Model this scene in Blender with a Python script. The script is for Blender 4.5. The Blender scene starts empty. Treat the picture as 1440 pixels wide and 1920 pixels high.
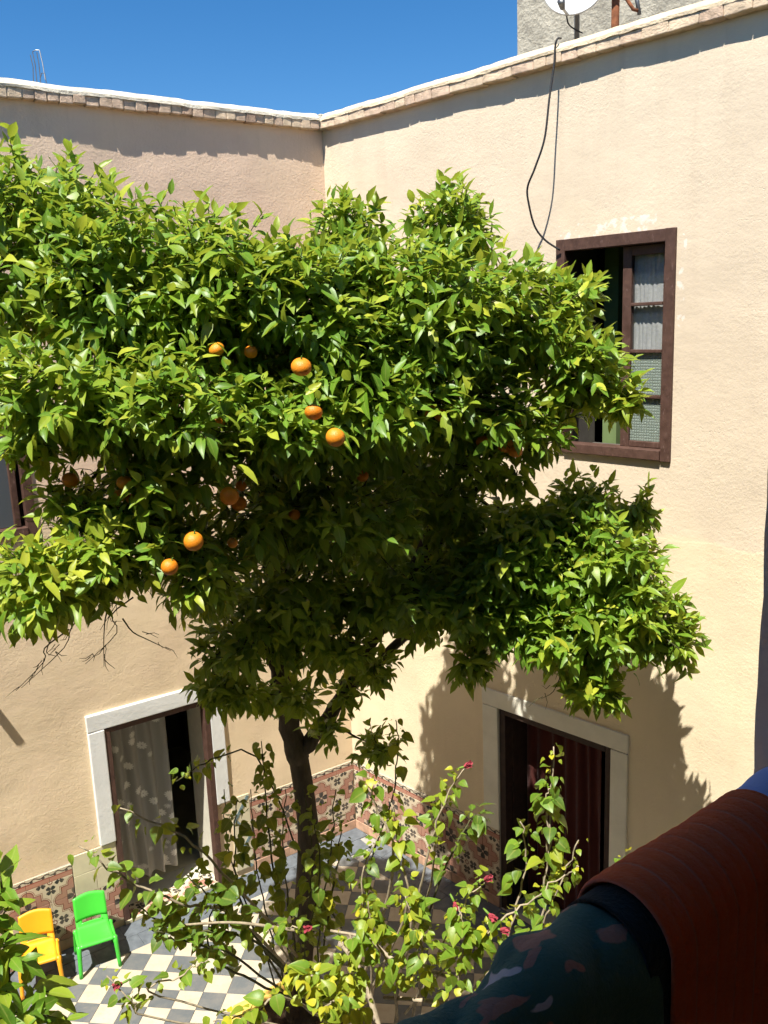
import bpy, math, random
import numpy as np
from mathutils import Vector, Matrix, noise

R = math.radians
random.seed(7); rng = np.random.default_rng(11)
scene = bpy.context.scene
col = scene.collection

# ------------------------------------------------------------------ camera, sky, sun, exposure
EYE = 5.4
PITCH, ROLL, FPX = 0.209076, -0.038659, 1677.3
cp, sp = math.cos(PITCH), math.sin(PITCH)
FWD = Vector((0, cp, -sp)); _up = Vector((0, sp, cp)); _rt = Vector((1, 0, 0))
RT = _rt*math.cos(ROLL) + _up*math.sin(ROLL)
UP = _up*math.cos(ROLL) - _rt*math.sin(ROLL)
cam_data = bpy.data.cameras.new('camera')
cam = bpy.data.objects.new('camera', cam_data); col.objects.link(cam)
cam_data.sensor_fit = 'VERTICAL'; cam_data.sensor_height = 24.0
cam_data.lens = FPX*24.0/1920.0
cam_data.clip_start = 0.05; cam_data.clip_end = 3000
cam.matrix_world = Matrix(((RT.x, UP.x, -FWD.x, 0), (RT.y, UP.y, -FWD.y, 0), (RT.z, UP.z, -FWD.z, EYE), (0, 0, 0, 1)))
scene.camera = cam

SUN_EL, SUN_H = R(62), Vector((-.465, -.885, 0)).normalized()
SUN = Vector((SUN_H.x*math.cos(SUN_EL), SUN_H.y*math.cos(SUN_EL), math.sin(SUN_EL)))   # towards the sun
world = bpy.data.worlds.new('World'); scene.world = world; world.use_nodes = True
wn = world.node_tree.nodes; wl = world.node_tree.links
sky = wn.new('ShaderNodeTexSky'); sky.sky_type = 'NISHITA'; sky.sun_disc = False
sky.sun_elevation = SUN_EL; sky.sun_rotation = math.atan2(SUN_H.x, SUN_H.y)
sky.altitude = 600; sky.air_density = 1.0; sky.dust_density = 0.15; sky.ozone_density = 5.0
hs = wn.new('ShaderNodeHueSaturation'); hs.inputs['Saturation'].default_value = 1.28
wl.new(sky.outputs[0], hs.inputs['Color']); wl.new(hs.outputs[0], wn['Background'].inputs[0]); wn['Background'].inputs[1].default_value = 0.068
sun_data = bpy.data.lights.new('sun', 'SUN'); sun_data.energy = 4.8; sun_data.angle = R(0.53); sun_data.color = (1, .96, .88)
sun = bpy.data.objects.new('sun', sun_data); col.objects.link(sun)
sun.rotation_euler = SUN.to_track_quat('Z', 'Y').to_euler(); sun.location = (-6, -10, 20)
scene.view_settings.view_transform = 'Standard'; scene.view_settings.look = 'None'
scene.view_settings.exposure = 1.1; scene.view_settings.gamma = 1.0
scene.view_settings.use_curve_mapping = False
scene.cycles.use_adaptive_sampling = True; scene.cycles.adaptive_threshold = 0.03; scene.cycles.max_bounces = 7; scene.cycles.diffuse_bounces = 4; scene.cycles.transmission_bounces = 4; scene.cycles.glossy_bounces = 3

# ------------------------------------------------------------------ helpers
def at(px, py, d):
    """point at depth d (metres along the view axis) seen at photo pixel"""
    return Vector((0, 0, EYE)) + (RT*((px-720)/FPX) - UP*((py-960)/FPX) + FWD)*d
CORNER = Vector((-0.437, 8.887, 0))
AL, AR = -2.530535, -0.811994
DL = Vector((math.cos(AL), math.sin(AL), 0)); DR = Vector((math.cos(AR), math.sin(AR), 0))
NL = Vector((-DL.y, DL.x, 0)); NR = Vector((DR.y, -DR.x, 0))

def tag(o, label=None, cat=None, group=None, kind=None):
    if label: o['label'] = label
    if cat: o['category'] = cat
    if group: o['group'] = group
    if kind: o['kind'] = kind
    return o
def empty(name, loc=(0, 0, 0), rz=0):
    o = bpy.data.objects.new(name, None); col.objects.link(o); o.location = loc; o.rotation_euler = (0, 0, rz)
    o.empty_display_size = .1
    return o
def link(name, mesh, parent=None, loc=None, rot=None):
    o = bpy.data.objects.new(name, mesh); col.objects.link(o); o.parent = parent
    if loc is not None: o.location = loc
    if rot is not None: o.rotation_euler = rot
    return o

class MB:
    def __init__(s): s.v = []; s.f = []; s.uv = None
    def quad(s, a, b, c, d):
        n = len(s.v); s.v += [tuple(a), tuple(b), tuple(c), tuple(d)]; s.f.append((n, n+1, n+2, n+3)); return s
    def box(s, x0, x1, y0, y1, z0, z1, j=0):
        n = len(s.v)
        for x in (x0, x1):
            for y in (y0, y1):
                for z in (z0, z1):
                    s.v.append((x+random.uniform(-j, j), y+random.uniform(-j, j), z+random.uniform(-j, j)))
        for q in ((0, 1, 3, 2), (4, 6, 7, 5), (0, 4, 5, 1), (2, 3, 7, 6), (0, 2, 6, 4), (1, 5, 7, 3)):
            s.f.append(tuple(n+i for i in q))
        return s
    def tube(s, pts, rad, k=8, cap=True):
        pts = [Vector(p) for p in pts]; n0 = len(s.v); m = len(pts)
        if not hasattr(rad, '__len__'): rad = [rad]*m
        t0 = (pts[1]-pts[0]).normalized()
        a = t0.orthogonal().normalized()
        for i in range(m):
            t = (pts[min(i+1, m-1)]-pts[max(i-1, 0)])
            t = t.normalized() if t.length > 1e-9 else t0
            a = (a - t*a.dot(t)); a = a.normalized() if a.length > 1e-6 else t.orthogonal().normalized()
            b = t.cross(a)
            for j in range(k):
                w = 2*math.pi*j/k
                s.v.append(tuple(pts[i]+(a*math.cos(w)+b*math.sin(w))*rad[i]))
        for i in range(m-1):
            for j in range(k):
                s.f.append((n0+i*k+j, n0+i*k+(j+1) % k, n0+(i+1)*k+(j+1) % k, n0+(i+1)*k+j))
        if cap:
            s.f.append(tuple(n0+j for j in range(k))[::-1]); s.f.append(tuple(n0+(m-1)*k+j for j in range(k)))
        return s
    def grid(s, fn, nu, nv):
        n = len(s.v)
        for i in range(nu+1):
            for j in range(nv+1): s.v.append(tuple(fn(i/nu, j/nv)))
        for i in range(nu):
            for j in range(nv):
                a = n+i*(nv+1)+j; s.f.append((a, a+nv+1, a+nv+2, a+1))
        return s
    def mesh(s, name, mat, smooth=False):
        m = bpy.data.meshes.new(name); m.from_pydata(s.v, [], s.f); m.materials.append(mat)
        if smooth: m.polygons.foreach_set('use_smooth', [True]*len(m.polygons))
        m.update(); return m
    def build(s, name, mat, parent=None, smooth=False, loc=None, rot=None, bevel=0, solid=0, sub=0):
        o = link(name, s.mesh(name, mat, smooth), parent, loc, rot)
        if bevel:
            b = o.modifiers.new('b', 'BEVEL'); b.width = bevel; b.segments = 2; b.limit_method = 'ANGLE'
        if solid:
            b = o.modifiers.new('s', 'SOLIDIFY'); b.thickness = solid; b.offset = 0
        if sub:
            b = o.modifiers.new('u', 'SUBSURF'); b.levels = sub; b.render_levels = sub
        return o

def spline(pts, n):
    pts = [Vector(p) for p in pts]; out = []
    P = [pts[0]*2-pts[1]]+pts+[pts[-1]*2-pts[-2]]
    segs = len(pts)-1
    for i in range(n+1):
        t = i/n*segs; k = min(int(t), segs-1); u = t-k
        a, b, c, d = P[k], P[k+1], P[k+2], P[k+3]
        out.append(.5*((2*b)+(c-a)*u+(2*a-5*b+4*c-d)*u*u+(3*b-a-3*c+d)*u**3))
    return out

# ------------------------------------------------------------------ node helpers / materials
class NT:
    def __init__(s, name):
        s.m = bpy.data.materials.new(name); s.m.use_nodes = True
        s.n = s.m.node_tree.nodes; s.l = s.m.node_tree.links
        s.b = s.n['Principled BSDF']; s.out = s.n['Material Output']
    def node(s, t, **k):
        x = s.n.new(t)
        for a, v in k.items(): setattr(x, a, v)
        return x
    def set(s, sock, v):
        if isinstance(v, bpy.types.NodeSocket): s.l.new(v, sock)
        else: sock.default_value = v
    def math(s, op, a, b=0, c=0):
        x = s.node('ShaderNodeMath', operation=op)
        s.set(x.inputs[0], a); s.set(x.inputs[1], b); s.set(x.inputs[2], c)
        return x.outputs[0]
    def mix(s, f, a, b, mode='MIX'):
        x = s.node('ShaderNodeMix', data_type='RGBA', blend_type=mode)
        c4 = lambda c: c if isinstance(c, bpy.types.NodeSocket) else (*c, 1) if len(c) == 3 else c
        s.set(x.inputs[0], f); s.set(x.inputs[6], c4(a)); s.set(x.inputs[7], c4(b))
        return x.outputs[2]
    def coord(s, kind='Object'): return s.node('ShaderNodeTexCoord').outputs[kind]
    def pos(s): return s.node('ShaderNodeNewGeometry').outputs['Position']
    def noise(s, scale, detail=4, rough=.55, vec=None, col=False):
        x = s.node('ShaderNodeTexNoise'); x.inputs['Scale'].default_value = scale
        x.inputs['Detail'].default_value = detail; x.inputs['Roughness'].default_value = rough
        if vec is not None: s.l.new(vec, x.inputs['Vector'])
        return x.outputs[1 if col else 0]
    def ramp(s, f, *stops):
        x = s.node('ShaderNodeValToRGB'); e = x.color_ramp.elements
        while len(e) < len(stops): e.new(.5)
        for k, (p, c) in enumerate(stops):
            e[k].position = p; e[k].color = (c, c, c, 1) if not hasattr(c, '__len__') else (*c, 1)
        s.set(x.inputs[0], f); return x.outputs[0]
    def map(s, vec, sc=(1, 1, 1), rot=(0, 0, 0), loc=(0, 0, 0)):
        x = s.node('ShaderNodeMapping'); s.l.new(vec, x.inputs[0])
        x.inputs['Scale'].default_value = sc; x.inputs['Rotation'].default_value = rot; x.inputs['Location'].default_value = loc
        return x.outputs[0]
    def bump(s, h, strength=.3, dist=.01):
        x = s.node('ShaderNodeBump'); x.inputs['Strength'].default_value = strength; x.inputs['Distance'].default_value = dist
        s.l.new(h, x.inputs['Height']); s.l.new(x.outputs[0], s.b.inputs['Normal']); return x
    def base(s, c, rough=.8, spec=.3, metal=0):
        s.set(s.b.inputs['Base Color'], c if isinstance(c, bpy.types.NodeSocket) else (*c, 1))
        s.set(s.b.inputs['Roughness'], rough); s.b.inputs['Specular IOR Level'].default_value = spec
        s.b.inputs['Metallic'].default_value = metal
        return s
def simple(name, c, rough=.7, spec=.3, metal=0, var=.25, scale=12, bump=0, dist=.004):
    t = NT(name); n = t.noise(scale, 5, .6, t.coord())
    t.base(t.mix(t.ramp(n, (.3, 0.), (.7, 1.)), tuple(x*(1-var) for x in c), tuple(min(1, x*(1+var*.6)) for x in c)), rough, spec, metal)
    if bump: t.bump(t.noise(scale*6, 6, .65, t.coord()), bump, dist)
    return t.m

def plaster(name, up, low, zline, rough_hi=.5, peel=False):
    t = NT(name); p = t.pos()
    sepx = t.node('ShaderNodeSeparateXYZ'); t.l.new(p, sepx.inputs[0]); z = sepx.outputs[2]
    wob = t.math('MULTIPLY', t.math('SUBTRACT', t.noise(1.6, 4, .6, p), .5), .35)
    f = t.ramp(t.math('ADD', t.math('SUBTRACT', z, zline), wob), (0., 0.), (.05, 1.))
    c = t.mix(f, low, up)
    blot = t.noise(.9, 6, .62, p); c = t.mix(t.ramp(blot, (.38, .0), (.68, .42)), c, tuple(x*.78 for x in up))
    fine = t.noise(9, 6, .7, p); c = t.mix(t.ramp(fine, (.45, 0.), (.8, .22)), c, tuple(min(1, x*1.14) for x in up))
    streak = t.noise(3.0, 4, .6, t.map(p, (2.6, 2.6, .22)))
    drip = t.ramp(t.math('DIVIDE', z, 7.2), (.0, .9), (.16, .35), (.80, .25), (.97, .5))
    c = t.mix(t.math('MULTIPLY', t.ramp(streak, (.52, 0.), (.78, .38)), drip), c, (.34, .25, .17))
    ptch = t.noise(.55, 2, .4, t.map(p, (1, 1, 1), (0, 0, 0), (7, 3, 1))); c = t.mix(t.ramp(ptch, (.56, 0.), (.575, .16)), c, tuple(min(1, x*1.12) for x in low))
    if peel:                                   # flaked lime around the window head
        lc = t.node('ShaderNodeSeparateXYZ'); t.l.new(t.coord(), lc.inputs[0])
        def band(v, a, b, e): return t.math('MULTIPLY', t.ramp(t.math('DIVIDE', t.math('SUBTRACT', v, a-e), e), (0., 0.), (1., 1.)), t.ramp(t.math('DIVIDE', t.math('SUBTRACT', b+e, v), e), (0., 0.), (1., 1.)))
        k = t.math('MAXIMUM', t.math('MULTIPLY', band(lc.outputs[0], -3.45, -2.66, .12), band(lc.outputs[2], 5.95, 6.05, .06)), t.math('MULTIPLY', band(lc.outputs[0], -3.68, -3.62, .03), band(lc.outputs[2], 5.3, 5.95, .2)))
        fl_n = t.ramp(t.math('MULTIPLY', t.noise(13, 5, .6, p), k), (.53, 0.), (.59, 1.))
        c = t.mix(t.math('MULTIPLY', fl_n, .6), c, (.80, .74, .66))
        seam = t.math('ABSOLUTE', t.math('ADD', t.math('SUBTRACT', z, 3.79), t.math('MULTIPLY', t.math('SUBTRACT', t.noise(5, 4, .6, p), .5), .10)))
        c = t.mix(t.ramp(seam, (0., .6), (.012, 0.)), c, (.82, .70, .48))
    t.base(c, .92, .12)
    # trowelled lumps and stucco grain; the grain is patchy, smoother low down
    big = t.noise(2.6, 3, .5, t.map(p, (1, 1, 1.6)))
    ridg = t.noise(7.0, 4, .6, t.map(p, (1, 1, 2.2)))
    grain = t.noise(48, 5, .65, p)
    patch = t.ramp(t.noise(1.1, 3, .5, p), (.38, .35), (.62, 1.))
    h = t.math('ADD', t.math('MULTIPLY', big, 1.0), t.math('ADD', t.math('MULTIPLY', ridg, .22), t.math('MULTIPLY', t.math('MULTIPLY', grain, patch), rough_hi*1.5)))
    # hairline cracks
    vor = t.node('ShaderNodeTexVoronoi', feature='DISTANCE_TO_EDGE'); vor.inputs['Scale'].default_value = .75
    warp = t.node('ShaderNodeVectorMath', operation='ADD'); t.l.new(p, warp.inputs[0]); t.l.new(t.noise(2.2, 5, .65, p, True), warp.inputs[1]); t.l.new(warp.outputs[0], vor.inputs['Vector'])
    ck = t.ramp(vor.outputs[0], (0., 1.), (.004, 0.))
    ck = t.math('MULTIPLY', ck, t.ramp(t.noise(.7, 2, .5, p), (.5, 0.), (.6, 1.)))
    h = t.math('SUBTRACT', h, t.math('MULTIPLY', ck, .22))
    t.bump(h, .33, .02)
    return t.m

M = {}
M['plaster_left'] = plaster('plaster_left', (.735, .545, .40), (.715, .57, .375), 3.9)
M['plaster_right'] = plaster('plaster_right', (.66, .545, .405), (.71, .595, .405), 3.78, peel=True)
M['whitewash'] = simple('whitewash', (.70, .70, .67), .9, .15, var=.08, scale=4, bump=.25, dist=.012)
M['cream_trim'] = simple('cream_trim', (.70, .67, .56), .88, .15, var=.10, scale=4, bump=.4, dist=.008)
M['cap'] = simple('cap', (.62, .56, .45), .95, .1, var=.22, scale=7, bump=.8, dist=.02)
M['cap_cream'] = simple('cap_cream', (.68, .55, .38), .95, .1, var=.22, scale=7, bump=.8, dist=.02)
M['brick_a'] = simple('brick_a', (.64, .47, .34), .95, .1, var=.35, scale=14, bump=.9, dist=.012)
M['brick_b'] = simple('brick_b', (.46, .32, .23), .95, .1, var=.4, scale=14, bump=.9, dist=.012)
M['brick_c'] = simple('brick_c', (.70, .54, .38), .95, .1, var=.3, scale=14, bump=.9, dist=.012)
M['mortar'] = simple('mortar', (.60, .48, .36), .95, .1, var=.3, scale=20, bump=.8)
M['brown_paint'] = simple('brown_paint', (.085, .034, .027), .55, .35, var=.45, scale=18, bump=.4, dist=.003)
def worn(name, c, bare):
    t = NT(name); p = t.pos(); n = t.noise(16, 6, .7, p); w = t.noise(38, 5, .75, t.map(p, (1.6, 1.6, .5)))
    col_ = t.mix(t.ramp(n, (.3, 0.), (.7, 1.)), tuple(x*.7 for x in c), tuple(x*1.35 for x in c))
    col_ = t.mix(t.ramp(w, (.60, 0.), (.68, .75)), col_, bare)
    t.base(col_, t.ramp(n, (.3, .45), (.7, .75)), .35); t.bump(w, .5, .004); return t.m
M['brown_paint'] = worn('brown_paint', (.075, .038, .027), (.19, .12, .10))
M['dark_wood'] = simple('dark_wood', (.04, .022, .016), .6, .3, var=.4, scale=14, bump=.3)
M['concrete'] = simple('concrete', (.40, .37, .30), .95, .1, var=.35, scale=3.5, bump=1.0, dist=.03)
M['ground'] = simple('ground', (.22, .18, .14), .95, .1)
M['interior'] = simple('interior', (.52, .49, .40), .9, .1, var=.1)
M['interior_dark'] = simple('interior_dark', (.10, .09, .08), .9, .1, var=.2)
M['green_wall'] = simple('green_wall', (.15, .21, .085), .85, .15, var=.1)
M['grey_plaster'] = simple('grey_plaster', (.78, .66, .50), .92, .1, var=.1, scale=3, bump=.4, dist=.01)
M['gallery'] = simple('gallery', (.22, .18, .14), .92, .1, var=.15)
M['black_rubber'] = simple('black_rubber', (.02, .02, .022), .6, .3)
M['dish_white'] = simple('dish_white', (.58, .58, .56), .4, .4, var=.06)
M['rust'] = simple('rust', (.20, .075, .035), .9, .2, var=.5, scale=20, bump=.6)
M['galv'] = simple('galv', (.16, .165, .17), .45, .5, .7, var=.2)
M['soil'] = simple('soil', (.07, .045, .03), .98, .05, var=.5, scale=20, bump=1)
M['ochre_tile'] = simple('ochre_tile', (.68, .43, .10), .6, .3, var=.25, scale=9, bump=.3)
M['slate'] = simple('slate', (.115, .13, .145), .55, .35, var=.35, scale=10, bump=.25, dist=.002)
M['grout'] = simple('grout', (.30, .28, .24), .95, .1)
M['cream_tile'] = simple('cream_tile', (.62, .56, .38), .35, .4, var=.12, scale=6)
M['skirting'] = simple('skirting', (.48, .30, .20), .6, .3, var=.3, scale=10)
M['blue_mosaic'] = simple('blue_mosaic', (.17, .24, .25), .4, .4, var=.5, scale=60)
M['plastic_green'] = simple('plastic_green', (.055, .47, .04), .38, .45, var=.06, scale=5)
M['plastic_yellow'] = simple('plastic_yellow', (.78, .33, .012), .38, .45, var=.06, scale=5)

def checker_mat(name, c, dirt):
    t = NT(name); oi = t.node('ShaderNodeObjectInfo'); p = t.pos()
    n = t.noise(7, 6, .65, p); m = t.noise(30, 4, .6, p)
    c1 = t.mix(t.ramp(n, (.42, 0.), (.75, .6)), c, dirt)
    c1 = t.mix(t.ramp(m, (.55, 0.), (.75, .35)), c1, dirt)
    c1 = t.mix(t.math('MULTIPLY', oi.outputs['Random'], .3), c1, tuple(x*.7 for x in c))
    t.base(c1, .6, .3); t.bump(n, .15, .003); return t.m
M['tile_white'] = checker_mat('tile_white', (.47, .41, .31), (.29, .23, .16))
M['tile_black'] = checker_mat('tile_black', (.105, .115, .12), (.22, .20, .17))

def pattern_tile():
    """printed cement tile: quarter of a lobed pink medallion in one corner, black blossoms on cream"""
    t = NT('pattern_tile')
    uv = t.node('ShaderNodeUVMap').outputs[0]
    s = t.node('ShaderNodeSeparateXYZ'); t.l.new(uv, s.inputs[0]); x, y = s.outputs[0], s.outputs[1]
    sq = lambda v: t.math('MULTIPLY', v, v)
    def dist(cx, cy): return t.math('SQRT', t.math('ADD', sq(t.math('SUBTRACT', x, cx)), sq(t.math('SUBTRACT', y, cy))))
    def ang(cx, cy): return t.math('ARCTAN2', t.math('SUBTRACT', y, cy), t.math('SUBTRACT', x, cx))
    def less(a, b): return t.math('LESS_THAN', a, b)
    def blossom(cx, cy, r, k=4, ph=0.):
        a = t.math('ABSOLUTE', t.math('COSINE', t.math('ADD', t.math('MULTIPLY', ang(cx, cy), k/2), ph)))
        b = t.math('ABSOLUTE', t.math('SINE', t.math('MULTIPLY', ang(cx, cy), k)))
        rr = t.math('MULTIPLY', t.math('ADD', t.math('POWER', a, .6), t.math('MULTIPLY', b, .18)), r)
        d = dist(cx, cy)
        return t.math('MULTIPLY', less(d, rr), t.math('GREATER_THAN', d, r*.16))
    cream, pink, red, black = (.56, .48, .34), (.36, .18, .125), (.18, .045, .03), (.03, .032, .03)
    mx = t.math('MAXIMUM', x, y); mn = t.math('MINIMUM', x, y)
    d0 = dist(0, 0)
    lob = t.math('MINIMUM', t.math('SUBTRACT', dist(.62, .0), .26), t.math('SUBTRACT', dist(0, .62), .26))
    body = t.math('SUBTRACT', mx, .56)
    shape = t.math('MINIMUM', lob, body)
    inner = t.math('SUBTRACT', mx, .34)
    c = t.mix(less(shape, 0.), cream, pink)
    line = less(t.math('ABSOLUTE', shape), .022)
    line2 = less(t.math('ABSOLUTE', t.math('SUBTRACT', shape, .065)), .012)
    c = t.mix(line, c, red); c = t.mix(line2, c, red)
    c = t.mix(less(inner, 0.), c, (.50, .36, .25))
    c = t.mix(less(t.math('ABSOLUTE', inner), .016), c, red)
    c = t.mix(blossom(0, 0, .33, 4, 0), c, black)
    c = t.mix(blossom(1.0, .60, .22, 4, math.pi/2), c, black)
    c = t.mix(blossom(.60, 1.0, .22, 4, math.pi/2), c, black)
    c = t.mix(less(t.math('ABSOLUTE', t.math('SUBTRACT', dist(1, 1), .10)), .02), c, red)
    p = t.pos(); n = t.noise(6, 5, .65, p)
    c = t.mix(t.ramp(n, (.4, 0.), (.75, .4)), c, (.40, .30, .22))
    t.base(c, .55, .3); return t.m
M['pattern'] = pattern_tile()
def border_tile():
    t = NT('border_tile'); uv = t.node('ShaderNodeUVMap').outputs[0]
    s = t.node('ShaderNodeSeparateXYZ'); t.l.new(uv, s.inputs[0]); x, y = s.outputs[0], s.outputs[1]
    w = t.math('ADD', t.math('MULTIPLY', t.math('SINE', t.math('MULTIPLY', x, 4*math.pi)), .10), .74)
    scroll = t.math('LESS_THAN', t.math('ABSOLUTE', t.math('SUBTRACT', y, w)), .055)
    dotx = t.math('SUBTRACT', t.math('FRACT', t.math('MULTIPLY', x, 2)), .5)
    dd = t.math('ADD', t.math('POWER', dotx, 2), t.math('POWER', t.math('SUBTRACT', y, .62), 2))
    c = t.mix(t.math('LESS_THAN', y, .46), (.54, .47, .35), (.40, .19, .13))
    c = t.mix(t.math('LESS_THAN', t.math('ABSOLUTE', t.math('SUBTRACT', y, .47)), .05), c, (.26, .055, .035))
    c = t.mix(scroll, c, (.035, .03, .03)); c = t.mix(t.math('LESS_THAN', dd, .018), c, (.035, .03, .03))
    c = t.mix(t.ramp(t.noise(6, 5, .65, t.pos()), (.4, 0.), (.75, .35)), c, (.40, .30, .22))
    t.base(c, .55, .3); return t.m
M['border'] = border_tile()

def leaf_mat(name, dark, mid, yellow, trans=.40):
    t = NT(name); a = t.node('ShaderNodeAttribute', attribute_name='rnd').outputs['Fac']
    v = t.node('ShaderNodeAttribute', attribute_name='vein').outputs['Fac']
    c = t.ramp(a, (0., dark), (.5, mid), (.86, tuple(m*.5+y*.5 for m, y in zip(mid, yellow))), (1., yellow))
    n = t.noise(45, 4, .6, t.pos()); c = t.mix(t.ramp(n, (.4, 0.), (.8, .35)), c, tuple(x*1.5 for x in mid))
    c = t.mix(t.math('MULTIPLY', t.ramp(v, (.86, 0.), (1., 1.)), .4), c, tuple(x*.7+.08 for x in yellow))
    t.base(c, .42, .42)
    t.bump(t.noise(120, 3, .5, t.pos()), .15, .003)
    tr = t.node('ShaderNodeBsdfTranslucent'); t.l.new(t.mix(.5, c, tuple(min(1, y*1.15) for y in yellow)), tr.inputs[0])
    ms = t.node('ShaderNodeMixShader'); ms.inputs[0].default_value = trans
    t.l.new(t.b.outputs[0], ms.inputs[1]); t.l.new(tr.outputs[0], ms.inputs[2]); t.l.new(ms.outputs[0], t.out.inputs[0])
    return t.m
M['leaf'] = leaf_mat('orange_leaf', (.055, .135, .014), (.135, .262, .020), (.46, .48, .045))
M['hib_leaf'] = leaf_mat('hibiscus_leaf', (.050, .11, .016), (.145, .260, .024), (.52, .47, .03))
def bark():
    t = NT('bark'); p = t.coord(); n = t.noise(9, 6, .7, t.map(p, (3, 3, .8)))
    t.base(t.mix(n, (.035, .028, .020), (.13, .105, .075)), .95, .1); t.bump(n, .9, .02); return t.m
M['bark'] = bark()
M['stem'] = simple('stem', (.34, .28, .19), .85, .2, var=.4, scale=30)
M['twig'] = simple('twig', (.085, .085, .035), .85, .2, var=.4, scale=30)
def orange_mat():
    t = NT('orange_peel'); p = t.coord(); n = t.noise(14, 4, .6, p)
    oi = t.node('ShaderNodeObjectInfo').outputs['Random']
    c = t.mix(t.ramp(n, (.35, 0.), (.7, 1.)), (.58, .15, .008), (.74, .235, .010))
    c = t.mix(t.math('MULTIPLY', oi, .45), c, (.80, .34, .02)); c = t.mix(t.ramp(t.noise(3.2, 3, .6, p), (.56, 0.), (.75, .4)), c, (.42, .27, .03))
    t.base(c, .45, .4)
    vv = t.node('ShaderNodeTexVoronoi'); vv.inputs['Scale'].default_value = 260; t.l.new(t.pos(), vv.inputs['Vector'])
    t.bump(vv.outputs[0], .35, .003); return t.m
M['orange'] = orange_mat()
M['petal'] = simple('petal', (.30, .045, .06), .8, .15, var=.5, scale=25)
M['calyx'] = simple('calyx', (.14, .24, .035), .7, .2)

def cloth(name, fn, rough=.95):
    t = NT(name); t.base(fn(t), rough, .1); t.b.inputs['Sheen Weight'].default_value = .15
    t.bump(t.noise(220, 4, .7, t.coord()), .8, .005); return t.m
def red_fn(t):
    n = t.noise(60, 4, .6, t.coord())
    c = t.mix(n, (.70, .095, .018), (.86, .145, .028))
    a = t.node('ShaderNodeAttribute', attribute_name='rib').outputs['Fac']
    return t.mix(t.math('MULTIPLY', a, .55), c, (.60, .30, .22))
M['towel_red'] = cloth('towel_red', red_fn)
def teal_fn(t):
    p = t.map(t.coord(), (1, 1, 1)); w = t.node('ShaderNodeVectorMath', operation='ADD')
    t.l.new(p, w.inputs[0]); sc = t.node('ShaderNodeVectorMath', operation='SCALE'); sc.inputs[3].default_value = .09
    t.l.new(t.noise(14, 3, .5, p, True), sc.inputs[0]); t.l.new(sc.outputs[0], w.inputs[1])
    def blob(scale, th, seed):
        v = t.node('ShaderNodeTexVoronoi'); v.inputs['Scale'].default_value = scale
        t.l.new(t.map(w.outputs[0], (1.0, 2.6, .55), (.5, .4, .7), (seed, seed*.7, 0)), v.inputs['Vector'])
        return t.ramp(v.outputs[0], (th, 1.), (th+.03, 0.))
    c = t.mix(t.noise(20, 3, .5, p), (.085, .15, .095), (.125, .205, .13))
    c = t.mix(blob(13, .25, .3), c, (.55, .25, .15))
    c = t.mix(blob(13, .13, .34), c, (.72, .60, .52))
    c = t.mix(blob(14, .17, 2.1), c, (.45, .22, .14))
    return c
M['cloth_teal'] = cloth('cloth_teal', teal_fn)
M['cloth_black'] = cloth('cloth_black', lambda t: t.mix(t.noise(30, 3, .5, t.coord()), (.022, .020, .014), (.034, .030, .022)))
M['cloth_blue'] = cloth('cloth_blue', lambda t: t.mix(t.noise(9, 3, .5, t.coord()), (.42, .50, .80), (.50, .57, .85)))
M['curtain_red'] = cloth('curtain_red', lambda t: t.mix(t.noise(18, 3, .5, t.coord()), (.05, .011, .008), (.08, .016, .011)))
def sheer(name, c, alpha, flowers):
    t = NT(name); t.base(c, .9, .1)
    t.b.inputs['Base Color'].default_value = (*c, 1)
    a = alpha
    if flowers:
        p = t.map(t.coord(), (1, .1, 1))
        v = t.node('ShaderNodeTexVoronoi'); v.inputs['Scale'].default_value = 8.5; t.l.new(p, v.inputs['Vector'])
        sub = t.node('ShaderNodeVectorMath', operation='SUBTRACT'); scl = t.node('ShaderNodeVectorMath', operation='SCALE'); scl.inputs[3].default_value = 8.5
        t.l.new(p, scl.inputs[0])
        t.l.new(p, sub.inputs[0]); t.l.new(v.outputs['Position'], sub.inputs[1])
        sx = t.node('ShaderNodeSeparateXYZ'); t.l.new(sub.outputs[0], sx.inputs[0])
        ang = t.math('ARCTAN2', sx.outputs[2], sx.outputs[0])
        rr = t.math('ADD', .22, t.math('MULTIPLY', t.math('ABSOLUTE', t.math('COSINE', t.math('MULTIPLY', ang, 5))), .13))
        f = t.math('LESS_THAN', v.outputs['Distance'], rr)
        f = t.math('MULTIPLY', f, t.math('GREATER_THAN', v.outputs['Distance'], .05))
        a = t.math('ADD', alpha, t.math('MULTIPLY', f, .48))
    t.set(t.b.inputs['Alpha'], a)
    tr = t.node('ShaderNodeBsdfTranslucent'); tr.inputs[0].default_value = (*c, 1)
    return t.m
M['sheer'] = sheer('sheer_lace', (.80, .78, .72), .40, True)
M['net'] = simple('net_curtain', (.50, .51, .49), .95, .05, var=.15, scale=40)
def glass(name, c, a, pat=0):
    t = NT(name); t.base(c, .25 if pat else .08, .5)
    t.b.inputs['Alpha'].default_value = a
    if pat:
        v = t.node('ShaderNodeTexVoronoi', feature='DISTANCE_TO_EDGE'); v.inputs['Scale'].default_value = 50; v.inputs['Randomness'].default_value = .25
        t.l.new(t.coord(), v.inputs['Vector'])
        t.bump(t.ramp(v.outputs[0], (.0, 0.), (.2, 1.)), .8, .004)
        t.set(t.b.inputs['Base Color'], t.mix(t.ramp(v.outputs[0], (.02, .35), (.12, 0.)), c, (.10, .16, .12)))
    return t.m
M['glass_clear'] = glass('glass_clear', (.06, .07, .07), .16)
M['glass_frost'] = glass('glass_frost', (.22, .26, .22), .9, 1)
M['glass_grey'] = glass('glass_grey', (.09, .10, .11), .9)

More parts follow.
